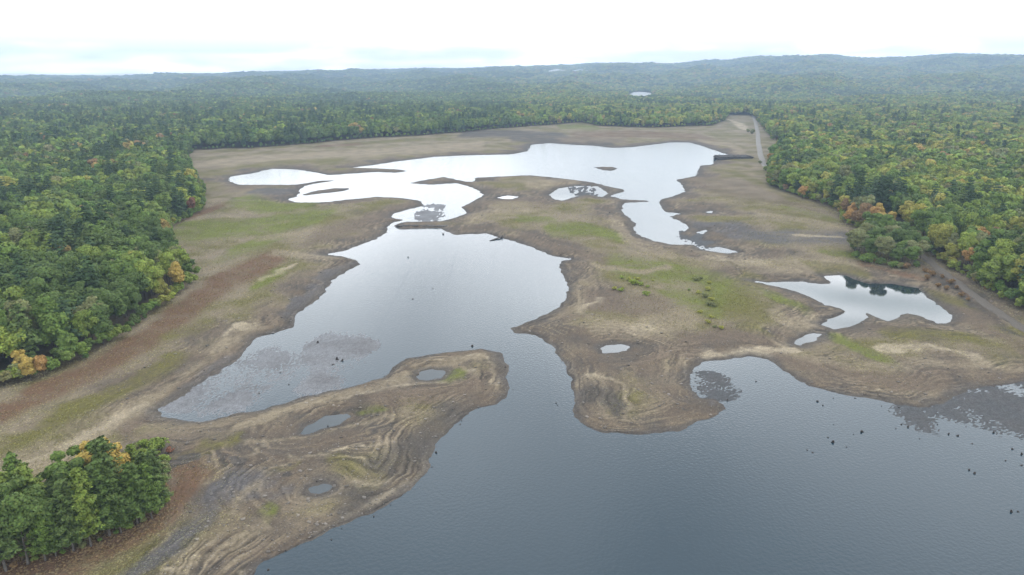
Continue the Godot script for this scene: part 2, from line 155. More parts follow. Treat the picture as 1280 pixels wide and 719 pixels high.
const AUTUMN: Array[float] = [235.7, 501.1, 0, 239.2, 486.9, 2, 244.7, 481.5, 1, 248, 470.9, 1, 235.4, 513, 2, 271.8, 443.9, 1, 260.5, 397.9, 0, 227.3, 486.9, 0, 227.8, 476.1, 2, 227.4, 468.3, 2, 238.2, 473.5, 0, 236.3, 460.7, 1, 238.1, 458.3, 1, 277.1, 531.9, 1, 274.3, 468.3, 1, 282.2, 455.8, 0, 271.4, 434.8, 1, 251.8, 396, 1, 236.7, 366.4, 0, 252.7, 378.1, 2, 264.3, 390.5, 2, 245.1, 363.2, 1, 235.5, 589.5, 0, 292, 832.7, 0, 478.9, 713.2, 1, 474.4, 691.1, 0, 456.3, 670.2, 2, 350.2, 873, 0, 362.6, 691.1, 1, 250.6, 413.6, 1, 303.6, 538.5, 1, 342.3, 538.5, 1, -155.4, 325.8, 1, -160.2, 225, 1, -157.6, 227.7, 0, -165.5, 229.1, 1, -232.6, 525.5, 3, -458.8, 917.3, 3, -440.2, 899, 2, -485.8, 956, 2, -460, 956, 2, -269.2, 390.5, 2, -193.7, 360.1, 1, -173.3, 274.5, 1, -246.5, 376.4, 2, -417.2, 622.9, 2, -375.2, 645.7, 2, -115.9, 1351, 2, 95.1, 1480.7, 2, 23.4, 1457.4, 2, 0, 1637.5, 3, 52.5, 1637.5, 2, 67.6, 1581.7, 3, -332.4, 1637.5, 2, -146, 1434.9, 2, 465.4, 1986.2, 1, 497.4, 825, 2, 609.9, 956, 1, -97, 147.3, 1, -93.9, 151.3, 1, -96.2, 150.6, 1]
const ROAD: Array[float] = [571.5, 1779.5, 510.8, 1571.3, 430.7, 1307.4, 358.3, 1079.1, 309, 917.4, 289.4, 849.1, 275.1, 790, 278.9, 709.2, 271.8, 587.6, 247.8, 463, 229.4, 396.4, 221.6, 362.2, 213.2, 321.4, 205, 276.4, 199.8, 243.1]

const NEAR_X := -300.0
const NEAR_D := 20.0
const NEAR_W := 621
const NEAR_H := 541
const FAR_X := -720.0
const FAR_D := 550.0
const FAR_W := 514
const FAR_H := 404
const WOOD_X := -900.0
const WOOD_D := -60.0
const WOOD_W := 451
const WOOD_H := 466
const REACH := 45.0

var near_sd: PackedFloat32Array
var far_sd: PackedFloat32Array
var wood_sd: PackedFloat32Array
var near_soil: Array[PackedFloat32Array]
var far_soil: Array[PackedFloat32Array]
var n_wob := FastNoiseLite.new()
var n_big := FastNoiseLite.new()
var n_fine := FastNoiseLite.new()
var n_strand := FastNoiseLite.new()
var n_hill := FastNoiseLite.new()
var rng := RandomNumberGenerator.new()
var used := {}
var foliage_mats := {}
var bark: StandardMaterial3D
var grey_bark: StandardMaterial3D


func _ready() -> void:
	rng.seed = 7
	for a in [[n_wob, 0.11, 11, 3], [n_big, 0.018, 12, 4], [n_fine, 0.45, 13, 2], [n_strand, 0.5, 14, 3], [n_hill, 0.0011, 15, 4]]:
		var n: FastNoiseLite = a[0]
		n.noise_type = FastNoiseLite.TYPE_SIMPLEX_SMOOTH
		n.frequency = a[1]
		n.seed = a[2]
		n.fractal_type = FastNoiseLite.FRACTAL_FBM
		n.fractal_octaves = a[3]
	camera_and_light()
	fields()
	ground()
	hills()
	water()
	road()
	materials()
	woods()
	ground_cover()
	stonework()
	stumps()
	bushes()
	buildings()


# ---------------------------------------------------------------- camera, sky, sun

func camera_and_light() -> void:
	var cam := Camera3D.new()
	cam.name = "camera"
	cam.position = Vector3(0, 100, 0)
	cam.rotation_degrees = Vector3(-16.3, 0, 0)
	cam.fov = 42.94
	cam.near = 0.5
	cam.far = 40000.0
	add_child(cam)
	cam.current = true
	var env := Environment.new()
	env.tonemap_mode = Environment.TONE_MAPPER_LINEAR
	env.tonemap_exposure = 1.22
	env.background_mode = Environment.BG_SKY
	var sky := Sky.new()
	var sm := PanoramaSkyMaterial.new()
	sm.panorama = overcast()
	sky.sky_material = sm
	env.sky = sky
	env.background_energy_multiplier = 1.0
	env.fog_enabled = true
	env.fog_density = 0.000135
	env.fog_light_color = Color(0.77, 0.88, 1.0)
	env.sdfgi_enabled = true
	env.ssao_enabled = true
	env.ssil_enabled = true
	var we := WorldEnvironment.new()
	we.name = "daylight"
	we.environment = env
	add_child(we)
	var sun := DirectionalLight3D.new()
	sun.name = "sun"
	sun.light_energy = 0.3
	sun.light_angular_distance = 14.0
	sun.light_color = Color(1.0, 0.97, 0.92)
	sun.shadow_enabled = true
	sun.rotation_degrees = Vector3(-52, 150, 0)
	add_child(sun)


func overcast() -> ImageTexture:
	# thin bright overcast with long streaks of denser cloud, the same all round the horizon
	var w := 2048
	var h := 1024
	var n := FastNoiseLite.new()
	n.seed = 5
	n.frequency = 1.0
	n.fractal_type = FastNoiseLite.FRACTAL_FBM
	n.fractal_octaves = 4
	var coarse := sky_rows(n, 512, 256, 0, 256)
	coarse.resize(w, h, Image.INTERPOLATE_CUBIC)
	var top := int(h / 2.0 - 64)
	var low := sky_rows(n, w, h, top, h / 2)
	coarse.blit_rect(low, Rect2i(0, 0, w, h / 2 - top), Vector2i(0, top))
	return ImageTexture.create_from_image(coarse)


func sky_rows(n: FastNoiseLite, w: int, h: int, r0: int, r1: int) -> Image:
	var im := Image.create(w, r1 - r0, false, Image.FORMAT_RGBF)
	for j in range(r0, r1):
		var up := (0.5 - (j + 0.5) / h) * PI
		var y := maxf(0.0, sin(up))
		for i in w:
			var az := (i + 0.5) / w * TAU
			var c := Vector3(cos(az), 0, sin(az)) * cos(up) / (y + 0.12)
			var k := n.get_noise_3d(cos(az) * 2.6, sin(az) * 2.6, up * 24.0)
			var k2 := n.get_noise_3d(c.x * 0.42, c.z * 0.42, 9.0)
			var k3 := n.get_noise_3d(c.x * 1.3, c.z * 1.3, 4.0)
			var dense := smoothstep(0.10, 0.42, k + 0.3 * k3) * smoothstep(0.010, 0.035, up) * smoothstep(0.6, 0.15, up)
			var b := (1.16 + 0.9 * exp(-up * up / 0.0016) + 2.0 * exp(-(up - 0.225) * (up - 0.225) / (0.028 if up > 0.225 else 0.022))) * (1.0 + 0.6 * k2 + 0.55 * k3)
			var col := Color(0.965, 1.0, 1.035).lerp(Color(1.0, 1.0, 1.0), pow(1.0 - y, 3.0))
			var s := b * (1.0 - 0.48 * dense)
			im.set_pixel(i, j - r0, Color(s * col.r * (1.0 - 0.05 * dense), s * col.g, s * col.b))
	return im


# ---------------------------------------------------------------- fields: distance to water, to the wood's edge, soils

func distance_grid(x0: float, d0: float, step: float, w: int, h: int, polys: Array) -> PackedFloat32Array:
	var a := PackedFloat32Array()
	a.resize(w * h)
	a.fill(REACH * REACH)
	var inside := PackedByteArray()
	inside.resize(w * h)
	for p in polys:
		var n: int = p.size() / 2
		var lo_d := 1e9
		var hi_d := -1e9
		for i in n:
			lo_d = minf(lo_d, p[2 * i + 1])
			hi_d = maxf(hi_d, p[2 * i + 1])
			var ax: float = (p[2 * i] - x0) / step
			var ad: float = (p[2 * i + 1] - d0) / step
			var bx: float = (p[2 * ((i + 1) % n)] - x0) / step
			var bd: float = (p[2 * ((i + 1) % n) + 1] - d0) / step
			var rr := REACH / step
			var i0 := maxi(0, int(floorf(minf(ax, bx) - rr)))
			var i1 := mini(w - 1, int(ceilf(maxf(ax, bx) + rr)))
			var j0 := maxi(0, int(floorf(minf(ad, bd) - rr)))
			var j1 := mini(h - 1, int(ceilf(maxf(ad, bd) + rr)))
			var ex := bx - ax
			var ed := bd - ad
			var l2 := maxf(1e-6, ex * ex + ed * ed)
			var s2 := step * step
			for j in range(j0, j1 + 1):
				for k in range(i0, i1 + 1):
					var px := k - ax
					var pd := j - ad
					var t := clampf((px * ex + pd * ed) / l2, 0.0, 1.0)
					px -= t * ex
					pd -= t * ed
					var q := (px * px + pd * pd) * s2
					if q < a[j * w + k]:
						a[j * w + k] = q
		for j in range(maxi(0, int((lo_d - d0) / step)), mini(h, int((hi_d - d0) / step) + 2)):
			var dd := d0 + j * step
			var cuts: Array[float] = []
			for i in n:
				var y0: float = p[2 * i + 1]
				var y1: float = p[2 * ((i + 1) % n) + 1]
				if (y0 <= dd) != (y1 <= dd):
					cuts.append(p[2 * i] + (dd - y0) / (y1 - y0) * (p[2 * ((i + 1) % n)] - p[2 * i]))
			cuts.sort()
			for c in range(0, cuts.size() - 1, 2):
				for k in range(maxi(0, int(ceilf((cuts[c] - x0) / step))), mini(w, int(floorf((cuts[c + 1] - x0) / step)) + 1)):
					inside[j * w + k] = 1 - inside[j * w + k]
	for i in w * h:
		a[i] = -sqrt(a[i]) if inside[i] else sqrt(a[i])
	return a


func look(a: PackedFloat32Array, x0: float, d0: float, step: float, w: int, h: int, x: float, d: float) -> float:
	var u := clampf((x - x0) / step, 0.0, w - 1.001)
	var v := clampf((d - d0) / step, 0.0, h - 1.001)
	var i := int(u)
	var j := int(v)
	u -= i
	v -= j
	var o := j * w + i
	return (a[o] * (1.0 - u) + a[o + 1] * u) * (1.0 - v) + (a[o + w] * (1.0 - u) + a[o + w + 1] * u) * v


func water_sd(x: float, d: float) -> float:
	if d < 556.0:
		if x < NEAR_X or x > NEAR_X + NEAR_W - 1:
			return REACH
		return look(near_sd, NEAR_X, NEAR_D, 1.0, NEAR_W, NEAR_H, x, d)
	if x < FAR_X or x > FAR_X + 3.0 * (FAR_W - 1) or d > FAR_D + 3.0 * (FAR_H - 1):
		return REACH
	return look(far_sd, FAR_X, FAR_D, 3.0, FAR_W, FAR_H, x, d)


func into_wood(x: float, d: float) -> float:
	# metres inside the forest edge; negative in the open basin
	if absf(x) > 898.0 or d > 1790.0:
		return REACH
	return look(wood_sd, WOOD_X, WOOD_D, 4.0, WOOD_W, WOOD_H, x, d)


func lay_soils(x0: float, d0: float, step: float, w: int, h: int) -> Array[PackedFloat32Array]:
	var out: Array[PackedFloat32Array] = []
	for c in 4:
		var a := PackedFloat32Array()
		a.resize(w * h)
		out.append(a)
	var cr := out[0]
	var cg := out[1]
	var cb := out[2]
	var cw := out[3]
	for s in soils:
		var col: Color = s[0]
		var much: float = s[1]
		var p: Array = s[2]
		var n: int = p.size() / 3
		for i in n - 1:
			var ax: float = p[3 * i]
			var ad: float = p[3 * i + 1]
			var ar: float = p[3 * i + 2]
			var bx: float = p[3 * i + 3]
			var bd: float = p[3 * i + 4]
			var br: float = p[3 * i + 5]
			var m := maxf(ar, br) * 1.6
			var lie := minf(0.75, 115.0 / sqrt((ax + bx) * (ax + bx) * 0.25 + (ad + bd) * (ad + bd) * 0.25 + 10000.0))   # flat patches on the bed lie long, away from the shore
			var i0 := maxi(0, int((minf(ax, bx) - m - x0) / step))
			var i1 := mini(w - 1, int((maxf(ax, bx) + m - x0) / step) + 1)
			var j0 := maxi(0, int((minf(ad, bd) - m / lie - d0) / step))
			var j1 := mini(h - 1, int((maxf(ad, bd) + m / lie - d0) / step) + 1)
			var ex := bx - ax
			var ed := (bd - ad) * lie
			var l2 := maxf(0.01, ex * ex + ed * ed)
			for j in range(j0, j1 + 1):
				for k in range(i0, i1 + 1):
					var px := x0 + k * step - ax
					var pd := (d0 + j * step - ad) * lie
					var t := clampf((px * ex + pd * ed) / l2, 0.0, 1.0)
					px -= t * ex
					pd -= t * ed
					var r := lerpf(ar, br, t)
					var q := sqrt(px * px + pd * pd) / r
					if q < 1.5:
						var f := much * (1.0 - smoothstep(0.55, 1.5, q))
						var o := j * w + k
						var keep := cw[o] * (1.0 - f)
						var sum := keep + f
						if sum > 0.001:
							cr[o] = (cr[o] * keep + col.r * f) / sum
							cg[o] = (cg[o] * keep + col.g * f) / sum
							cb[o] = (cb[o] * keep + col.b * f) / sum
							cw[o] = maxf(cw[o], f) if f < cw[o] else f
	return [cr, cg, cb, cw]


func fields() -> void:
	var polys: Array = [LAKE]
	polys.append_array(ISLANDS)
	polys.append_array(PONDS.values())
	near_sd = distance_grid(NEAR_X, NEAR_D, 1.0, NEAR_W, NEAR_H, polys)
	far_sd = distance_grid(FAR_X, FAR_D, 3.0, FAR_W, FAR_H, polys)
	wood_sd = distance_grid(WOOD_X, WOOD_D, 4.0, WOOD_W, WOOD_H, [CLEARING])
	near_soil = lay_soils(NEAR_X, NEAR_D, 2.0, 311, 271)
	far_soil = lay_soils(FAR_X, FAR_D, 5.0, 309, 243)


const SKYLINE: Array[float] = [-1.2, 62, -0.70, 64, -0.53, 66, -0.37, 100, -0.23, 128, -0.087, 146, 0.0, 168, 0.13, 204, 0.21, 206, 0.263, 232, 0.34, 274, 0.405, 282, 0.46, 248, 0.514, 258, 0.57, 278, 0.635, 274, 0.70, 256, 1.2, 230]

func hill(x: float, d: float) -> float:
	var r := sqrt(x * x + d * d)
	var t := clampf(x / maxf(d, 1.0), -1.2, 1.2) if d > 0.0 else 1.2 * signf(x)
	var top := 100.0
	for i in range(0, SKYLINE.size() - 2, 2):
		if t <= SKYLINE[i + 2]:
			var f := (t - SKYLINE[i]) / (SKYLINE[i + 2] - SKYLINE[i])
			top = lerpf(SKYLINE[i + 1], SKYLINE[i + 3], f * f * (3.0 - 2.0 * f))
			break
	var rise := smoothstep(2200.0, 9300.0, r)
	var roll := n_hill.get_noise_2d(x, d)
	var flat_ := 0.0
	if d > 2000.0 and d < 4800.0:
		var fx := (x - 570.0 - (d - 3350.0) * 0.17) / 240.0
		var fd := (d - 3350.0) / 1100.0
		flat_ = 1.0 - smoothstep(0.5, 1.4, fx * fx + fd * fd)
	var h := 5.0 + (top - 20.0) * pow(rise, 1.25) * (1.0 - 0.45 * smoothstep(9300.0, 14000.0, r)) + roll * 75.0 * smoothstep(1700.0, 4500.0, r) * (1.0 - 0.75 * smoothstep(6500.0, 9000.0, r))
	return lerpf(h, 8.0, flat_)


func shallow(x: float, d: float) -> float:
	var s := 0.0
	for i in range(0, SHALLOWS.size(), 4):
		var dx := x - SHALLOWS[i]
		var dd := (d - SHALLOWS[i + 1]) * minf(0.7, 160.0 / d)
		var q := (dx * dx + dd * dd) / (SHALLOWS[i + 2] * SHALLOWS[i + 2])
		if q < 1.0:
			s = maxf(s, (1.0 - q) * SHALLOWS[i + 3])
	return s


func shore(x: float, d: float) -> float:
	# distance to the water's edge with its small bays
	var r := sqrt(x * x + d * d)
	return water_sd(x, d) + n_wob.get_noise_2d(x, d) * (0.7 + r * 0.0026)


func strand(sd: float, x: float, d: float) -> float:
	# old water lines: they follow the shore and change slowly along it
	var wander := n_big.get_noise_2d(x * 0.9 + 40.0, d * 0.9 - 70.0)
	var patch := clampf(0.75 + 1.7 * n_big.get_noise_2d(x * 1.7 - 200.0, d * 1.7 + 150.0), 0.2, 1.25)
	return n_strand.get_noise_3d((sd + 7.0 * wander) * 1.75, x * 0.06, d * 0.06) * patch * smoothstep(1200.0, 380.0, d)


func height_at(x: float, d: float) -> float:
	var r := sqrt(x * x + d * d)
	if r > 1750.0:
		return hill(x, d)
	var sd := shore(x, d)
	var h := 0.0
	if sd <= 0.0:
		h = maxf(-3.0, sd * 0.14) - 0.03
		var s := shallow(x, d)
		if s > 0.0:
			var k := 0.45 * n_wob.get_noise_2d(x * 0.7 + 300.0, d * 0.5) + 0.9 * n_big.get_noise_2d(x * 1.6, d * 1.2) + 0.75 * n_fine.get_noise_2d(x * 3.0, d * 2.3)
			h = maxf(h, (k - 0.34 + 0.72 * s) * 0.12 if s > 0.05 else h)
	else:
		h = 2.3 * (1.0 - exp(-sd / 16.0)) + strand(sd, x, d) * 0.22 * smoothstep(0.3, 3.0, sd)
		h += n_big.get_noise_2d(x + 900.0, d) * 0.9 * smoothstep(4.0, 25.0, sd)
	var fw := into_wood(x, d)
	if fw > 0.0:
		h += 2.2 * smoothstep(0.0, 45.0, fw)
	if r > 1300.0:
		h = lerpf(h, maxf(h, hill(x, d)), smoothstep(1300.0, 1750.0, r))
	return h


# ---------------------------------------------------------------- ground

func mix3(a: Color, b: Color, f: float) -> Color:
	return a.lerp(b, clampf(f, 0.0, 1.0))


func soil_at(x: float, d: float, h: float) -> Color:
	var r := sqrt(x * x + d * d)
	var sd := shore(x, d)
	var fine := n_fine.get_noise_2d(x, d) * smoothstep(900.0, 350.0, r)
	var big := n_big.get_noise_2d(x, d)
	var mid := n_wob.get_noise_2d(x * 0.5 + 77.0, d * 0.5)
	var fw := into_wood(x, d)
	var c: Color
	if sd <= 0.0:
		c = mix3(DAMP, GREYMUD, 0.5 + mid)
		if shallow(x, d) > 0.05:
			c = mix3(SILT if x < 20.0 else WET_MUD, c, 0.1 + 0.5 * mid)
		return c * (1.0 + 0.25 * fine)
	var st := strand(sd, x, d)
	c = mix3(BROWN, TAN, 0.22 + 1.15 * st + 0.8 * big)
	c = mix3(c, MUD, 0.24 - 1.1 * st + 0.6 * mid - 0.5 * big)
	var dry := smoothstep(12.0, 32.0, sd + 22.0 * big)
	c = mix3(c, mix3(TAN, OLIVE, 0.42 + 1.4 * big + 0.7 * mid), dry * 0.8)
	# named stretches of soil and plants
	var cr: float
	var cg: float
	var cb: float
	var cw: float
	var wx := x + 3.0 * mid + 2.0 * big
	var wd := d + 4.0 * n_wob.get_noise_2d(x * 0.6 - 50.0, d * 0.6)
	if d < 556.0:
		cr = look(near_soil[0], NEAR_X, NEAR_D, 2.0, 311, 271, wx, wd)
		cg = look(near_soil[1], NEAR_X, NEAR_D, 2.0, 311, 271, wx, wd)
		cb = look(near_soil[2], NEAR_X, NEAR_D, 2.0, 311, 271, wx, wd)
		cw = look(near_soil[3], NEAR_X, NEAR_D, 2.0, 311, 271, wx, wd)
	else:
		cr = look(far_soil[0], FAR_X, FAR_D, 5.0, 309, 243, wx, wd)
		cg = look(far_soil[1], FAR_X, FAR_D, 5.0, 309, 243, wx, wd)
		cb = look(far_soil[2], FAR_X, FAR_D, 5.0, 309, 243, wx, wd)
		cw = look(far_soil[3], FAR_X, FAR_D, 5.0, 309, 243, wx, wd)
	if cw > 0.0:
		var f := clampf(cw * (1.0 + 0.6 * mid + 0.35 * fine + 0.5 * big), 0.0, 0.96) * smoothstep(0.3, 3.0, sd)
		c = mix3(c, Color(cr, cg, cb), f)
		c = c * (1.0 + 0.45 * st * smoothstep(34.0, 12.0, sd))
	# silt still wet along the edge
	c = mix3(c, DAMP * (1.0 + 0.7 * st), 0.85 * (1.0 - smoothstep(0.2, 1.2 + 0.0150 * r + 4.0 * mid + 5.0 * big, sd)))
	if fw > -6.0:
		c = mix3(c, FOREST_FLOOR, smoothstep(-2.0, 5.0, fw + 5.0 * mid))
	var far_mix := n_big.get_noise_2d(x * 2.2 + 60.0, d * 2.2) * smoothstep(300.0, 700.0, r)
	return c * (1.0 + 0.22 * fine + 0.14 * mid + 0.28 * far_mix)


func noise_texture(freq: float, seed_: int, lo: float, hi: float, octaves := 5, normal := false, size := 512) -> NoiseTexture2D:
	var n := FastNoiseLite.new()
	n.noise_type = FastNoiseLite.TYPE_SIMPLEX_SMOOTH
	n.seed = seed_
	n.frequency = freq
	n.fractal_octaves = octaves
	var t := NoiseTexture2D.new()
	t.width = size
	t.height = size
	t.seamless = true
	t.noise = n
	t.as_normal_map = normal
	if normal:
		t.bump_strength = hi
	else:
		var g := Gradient.new()
		g.set_color(0, Color(lo, lo, lo))
		g.set_color(1, Color(hi, hi, hi))
		t.color_ramp = g
	return t


func grid_mesh(rows: PackedFloat32Array, a0: float, a1: float, cols: int, dull: bool) -> ArrayMesh:
	var v := PackedVector3Array()
	var c := PackedColorArray()
	var ix := PackedInt32Array()
	v.resize(rows.size() * cols)
	c.resize(rows.size() * cols)
	ix.resize((rows.size() - 1) * (cols - 1) * 6)
	var o := 0
	for j in rows.size():
		for i in cols:
			var a := lerpf(a0, a1, i / (cols - 1.0))
			var x := rows[j] * sin(a)
			var d := rows[j] * cos(a)
			var h := height_at(x, d) if not dull else (hill(x, d) if rows[j] > 1700.0 else maxf(3.0, height_at(x, d)) if cos(a) > 0.6 else 5.0)
			v[o] = Vector3(x, h, -d)
			c[o] = soil_at(x, d, h) if not dull else UNDERSTORY
			o += 1
	var q := 0
	for j in rows.size() - 1:
		for i in cols - 1:
			var p := j * cols + i
			ix[q] = p
			ix[q + 1] = p + cols + 1
			ix[q + 2] = p + 1
			ix[q + 3] = p
			ix[q + 4] = p + cols
			ix[q + 5] = p + cols + 1
			q += 6
	var nrm := PackedVector3Array()
	nrm.resize(v.size())
	for j in rows.size():
		for i in cols:
			var p := j * cols + i
			var e := v[j * cols + mini(i + 1, cols - 1)] - v[j * cols + maxi(i - 1, 0)]
			var f := v[mini(j + 1, rows.size() - 1) * cols + i] - v[maxi(j - 1, 0) * cols + i]
			nrm[p] = e.cross(f).normalized()
	var arr := []
	arr.resize(Mesh.ARRAY_MAX)
	arr[Mesh.ARRAY_VERTEX] = v
	arr[Mesh.ARRAY_NORMAL] = nrm
	arr[Mesh.ARRAY_COLOR] = c
	arr[Mesh.ARRAY_INDEX] = ix
	var m := ArrayMesh.new()
	m.add_surface_from_arrays(Mesh.PRIMITIVE_TRIANGLES, arr)
	return m


func structure(called: String, m: Mesh, mat: Material) -> MeshInstance3D:
	var o := MeshInstance3D.new()
	o.name = numbered(called)
	o.mesh = m
	o.material_override = mat
	o.set_meta("kind", "structure")
	add_child(o)
	return o


func numbered(called: String) -> String:
	var k: int = used.get(called, 0)
	used[called] = k + 1
	return called if k == 0 else "%s_%03d" % [called, k]


func ground() -> void:
	var m := StandardMaterial3D.new()
	m.resource_name = "soil"
	m.vertex_color_use_as_albedo = true
	m.albedo_texture = noise_texture(0.03, 31, 0.72, 1.0)
	m.uv1_triplanar = true
	m.uv1_world_triplanar = true
	m.uv1_scale = Vector3(0.09, 0.09, 0.09)
	m.roughness = 0.95
	m.metallic_specular = 0.25
	m.heightmap_enabled = false
	var rows := PackedFloat32Array()
	var r := 30.0
	while r < 1900.0:
		rows.append(r)
		r += clampf(r * r / 72000.0, 0.42, 6.0) if r > 95.0 else 3.0
	structure("ground", grid_mesh(rows, deg_to_rad(-46), deg_to_rad(46), 700, false), m)


func hills() -> void:
	var m := StandardMaterial3D.new()
	m.resource_name = "forest_floor"
	m.vertex_color_use_as_albedo = true
	m.roughness = 1.0
	m.metallic_specular = 0.1
	var rows := PackedFloat32Array()
	var r := 1880.0
	while r < 10500.0:
		rows.append(r)
		r *= 1.03
	structure("hills", grid_mesh(rows, deg_to_rad(-62), deg_to_rad(62), 260, true), m)
	var rest := PackedFloat32Array([120.0, 600.0, 1500.0, 3000.0, 6000.0, 10000.0])
	structure("terrain", grid_mesh(rest, deg_to_rad(62), deg_to_rad(298), 60, true), m)
	var sides := PackedFloat32Array([70.0, 300.0, 600.0, 1000.0, 1400.0, 1890.0])
	structure("terrain", grid_mesh(sides, deg_to_rad(46), deg_to_rad(62), 8, true), m)
	structure("terrain", grid_mesh(sides, deg_to_rad(-62), deg_to_rad(-46), 8, true), m)


# ---------------------------------------------------------------- water

func sheet(p: Array, y: float, spread: float) -> ArrayMesh:
	var pts := PackedVector2Array()
	for i in range(0, p.size(), 2):
		pts.append(Vector2(p[i], p[i + 1]))
	var st := SurfaceTool.new()
	st.begin(Mesh.PRIMITIVE_TRIANGLES)
	st.set_normal(Vector3.UP)
	for q in Geometry2D.offset_polygon(pts, spread, Geometry2D.JOIN_MITER):
		var t := Geometry2D.triangulate_polygon(q)
		for k in range(0, t.size(), 3):
			var a: Vector2 = q[t[k]]
			var b: Vector2 = q[t[k + 1]]
			var c: Vector2 = q[t[k + 2]]
			if (b - a).cross(c - a) > 0.0:
				var sw := b
				b = c
				c = sw
			for e in [a, b, c]:
				st.set_normal(Vector3.UP)
				st.add_vertex(Vector3(e.x, y, -e.y))
	return st.commit()


func water_material(rough: float, ripple: float, body: Color) -> StandardMaterial3D:
	var m := StandardMaterial3D.new()
	m.resource_name = "water"
	m.albedo_color = body.linear_to_srgb()
	m.roughness = rough
	m.metallic_specular = 0.55
	m.normal_enabled = true
	m.normal_texture = noise_texture(0.035, 41, 0.0, 6.0, 4, true)
	m.normal_scale = ripple
	m.uv1_triplanar = true
	m.uv1_world_triplanar = true
	m.uv1_scale = Vector3(0.045, 0.045, 0.045)
	return m


func water() -> void:
	structure("lake_water", sheet(LAKE, 0.0, 6.0), water_material(0.06, 0.12, Color(0.004, 0.024, 0.040)))
	var still := water_material(0.015, 0.012, Color(0.020, 0.032, 0.040))
	var ring := []
	for i in 40:
		var a := TAU * i / 40.0
		var q := 1.0 + 0.25 * n_wob.get_noise_2d(cos(a) * 14.0, sin(a) * 14.0)
		ring.append_array([570.0 + 56.0 * q * cos(a) + 620.0 * q * sin(a) * 0.17, 3350.0 + 620.0 * q * sin(a)])
	structure("pond_water", sheet(ring, 9.5, 1.0), water_material(0.34, 0.35, Color(0.030, 0.042, 0.048)))
	for k in PONDS:
		structure("pond_water", sheet(PONDS[k], 0.004, 4.0), still)


# ---------------------------------------------------------------- road

func road() -> void:
	road_strip("gravel_road", ROAD.slice(0, 16), 6.6, Color(0.34, 0.32, 0.29), 0.4)
	road_strip("dirt_track", ROAD.slice(14), 4.2, Color(0.19, 0.165, 0.138), 1.6)


func road_strip(called: String, way: Array, wide0: float, col: Color, ragged: float) -> void:
	var m := StandardMaterial3D.new()
	m.resource_name = "gravel"
	m.albedo_color = col.linear_to_srgb()
	m.albedo_texture = noise_texture(0.06, 51, 0.55, 1.0)
	m.uv1_triplanar = true
	m.uv1_world_triplanar = true
	m.uv1_scale = Vector3(0.07, 0.07, 0.07)
	m.roughness = 0.95
	var pts: Array[Vector2] = []
	for i in range(0, way.size() - 2, 2):
		var a := Vector2(way[i], way[i + 1])
		var b := Vector2(way[i + 2], way[i + 3])
		var n := maxi(2, int(a.distance_to(b) / 2.5))
		for k in n:
			pts.append(a.lerp(b, k / float(n)))
	var st := SurfaceTool.new()
	st.begin(Mesh.PRIMITIVE_TRIANGLES)
	var across := [-0.62, -0.42, -0.2, 0.0, 0.2, 0.42, 0.62]
	for i in pts.size() - 1:
		var quad := []
		for e in [i, i + 1]:
			var f: Vector2 = (pts[mini(e + 1, pts.size() - 1)] - pts[maxi(e - 1, 0)]).normalized()
			var side := Vector2(-f.y, f.x)
			var y := height_at(pts[e].x, pts[e].y) + 0.4
			var line := []
			for s in across:
				var wide := wide0 + ragged * n_wob.get_noise_2d(pts[e].x * 2.0 + s * 30.0, pts[e].y * 2.0)
				var q: Vector2 = pts[e] + side * wide * s
				var drop := 0.9 if absf(s) > 0.5 else 0.05 if absf(absf(s) - 0.2) < 0.05 else 0.0
				line.append(Vector3(q.x, y - drop + 0.12 * n_fine.get_noise_2d(q.x, q.y), -q.y))
			quad.append(line)
		for k in across.size() - 1:
			for v in [quad[0][k], quad[1][k], quad[1][k + 1], quad[0][k], quad[1][k + 1], quad[0][k + 1]]:
				st.add_vertex(v)
	st.generate_normals()
	structure(called, st.commit(), m)


func road_gap(x: float, d: float) -> float:
	var best := 1e9
	var p := Vector2(x, d)
	for i in range(0, ROAD.size() - 2, 2):
		var a := Vector2(ROAD[i], ROAD[i + 1])
		var b := Vector2(ROAD[i + 2], ROAD[i + 3])
		best = minf(best, p.distance_squared_to(Geometry2D.get_closest_point_to_segment(p, a, b)))
	return sqrt(best)


# ---------------------------------------------------------------- trees

const TINTS := {
	"dark green": Color(0.064, 0.098, 0.026), "deep green": Color(0.085, 0.131, 0.029), "mid green": Color(0.118, 0.160, 0.033), "bright green": Color(0.150, 0.192, 0.037), "yellowish green": Color(0.192, 0.195, 0.043), "greyish green": Color(0.124, 0.134, 0.056),
	"dark pine green": Color(0.040, 0.071, 0.027), "blue green": Color(0.048, 0.081, 0.036), "soft pine green": Color(0.075, 0.109, 0.033),
	"orange": Color(0.28, 0.172, 0.062), "golden yellow": Color(0.30, 0.225, 0.060), "dull gold": Color(0.215, 0.165, 0.052), "rusty brown": Color(0.155, 0.102, 0.050), "dull red": Color(0.16, 0.078, 0.050),
}


func materials() -> void:
	for k in TINTS:
		foliage_mats[k] = foliage(TINTS[k] * 1.85)
	foliage_mats["any"] = foliage(Color(1.3, 1.3, 1.3), true)
	bark = StandardMaterial3D.new()
	bark.resource_name = "bark"
	bark.albedo_color = Color(0.13, 0.105, 0.085).linear_to_srgb()
	bark.albedo_texture = noise_texture(0.05, 61, 0.5, 1.0, 3, false, 128)
	bark.uv1_triplanar = true
	bark.uv1_scale = Vector3(0.6, 0.2, 0.6)
	bark.roughness = 0.95
	grey_bark = bark.duplicate()
	grey_bark.albedo_color = Color(0.19, 0.168, 0.145).linear_to_srgb()


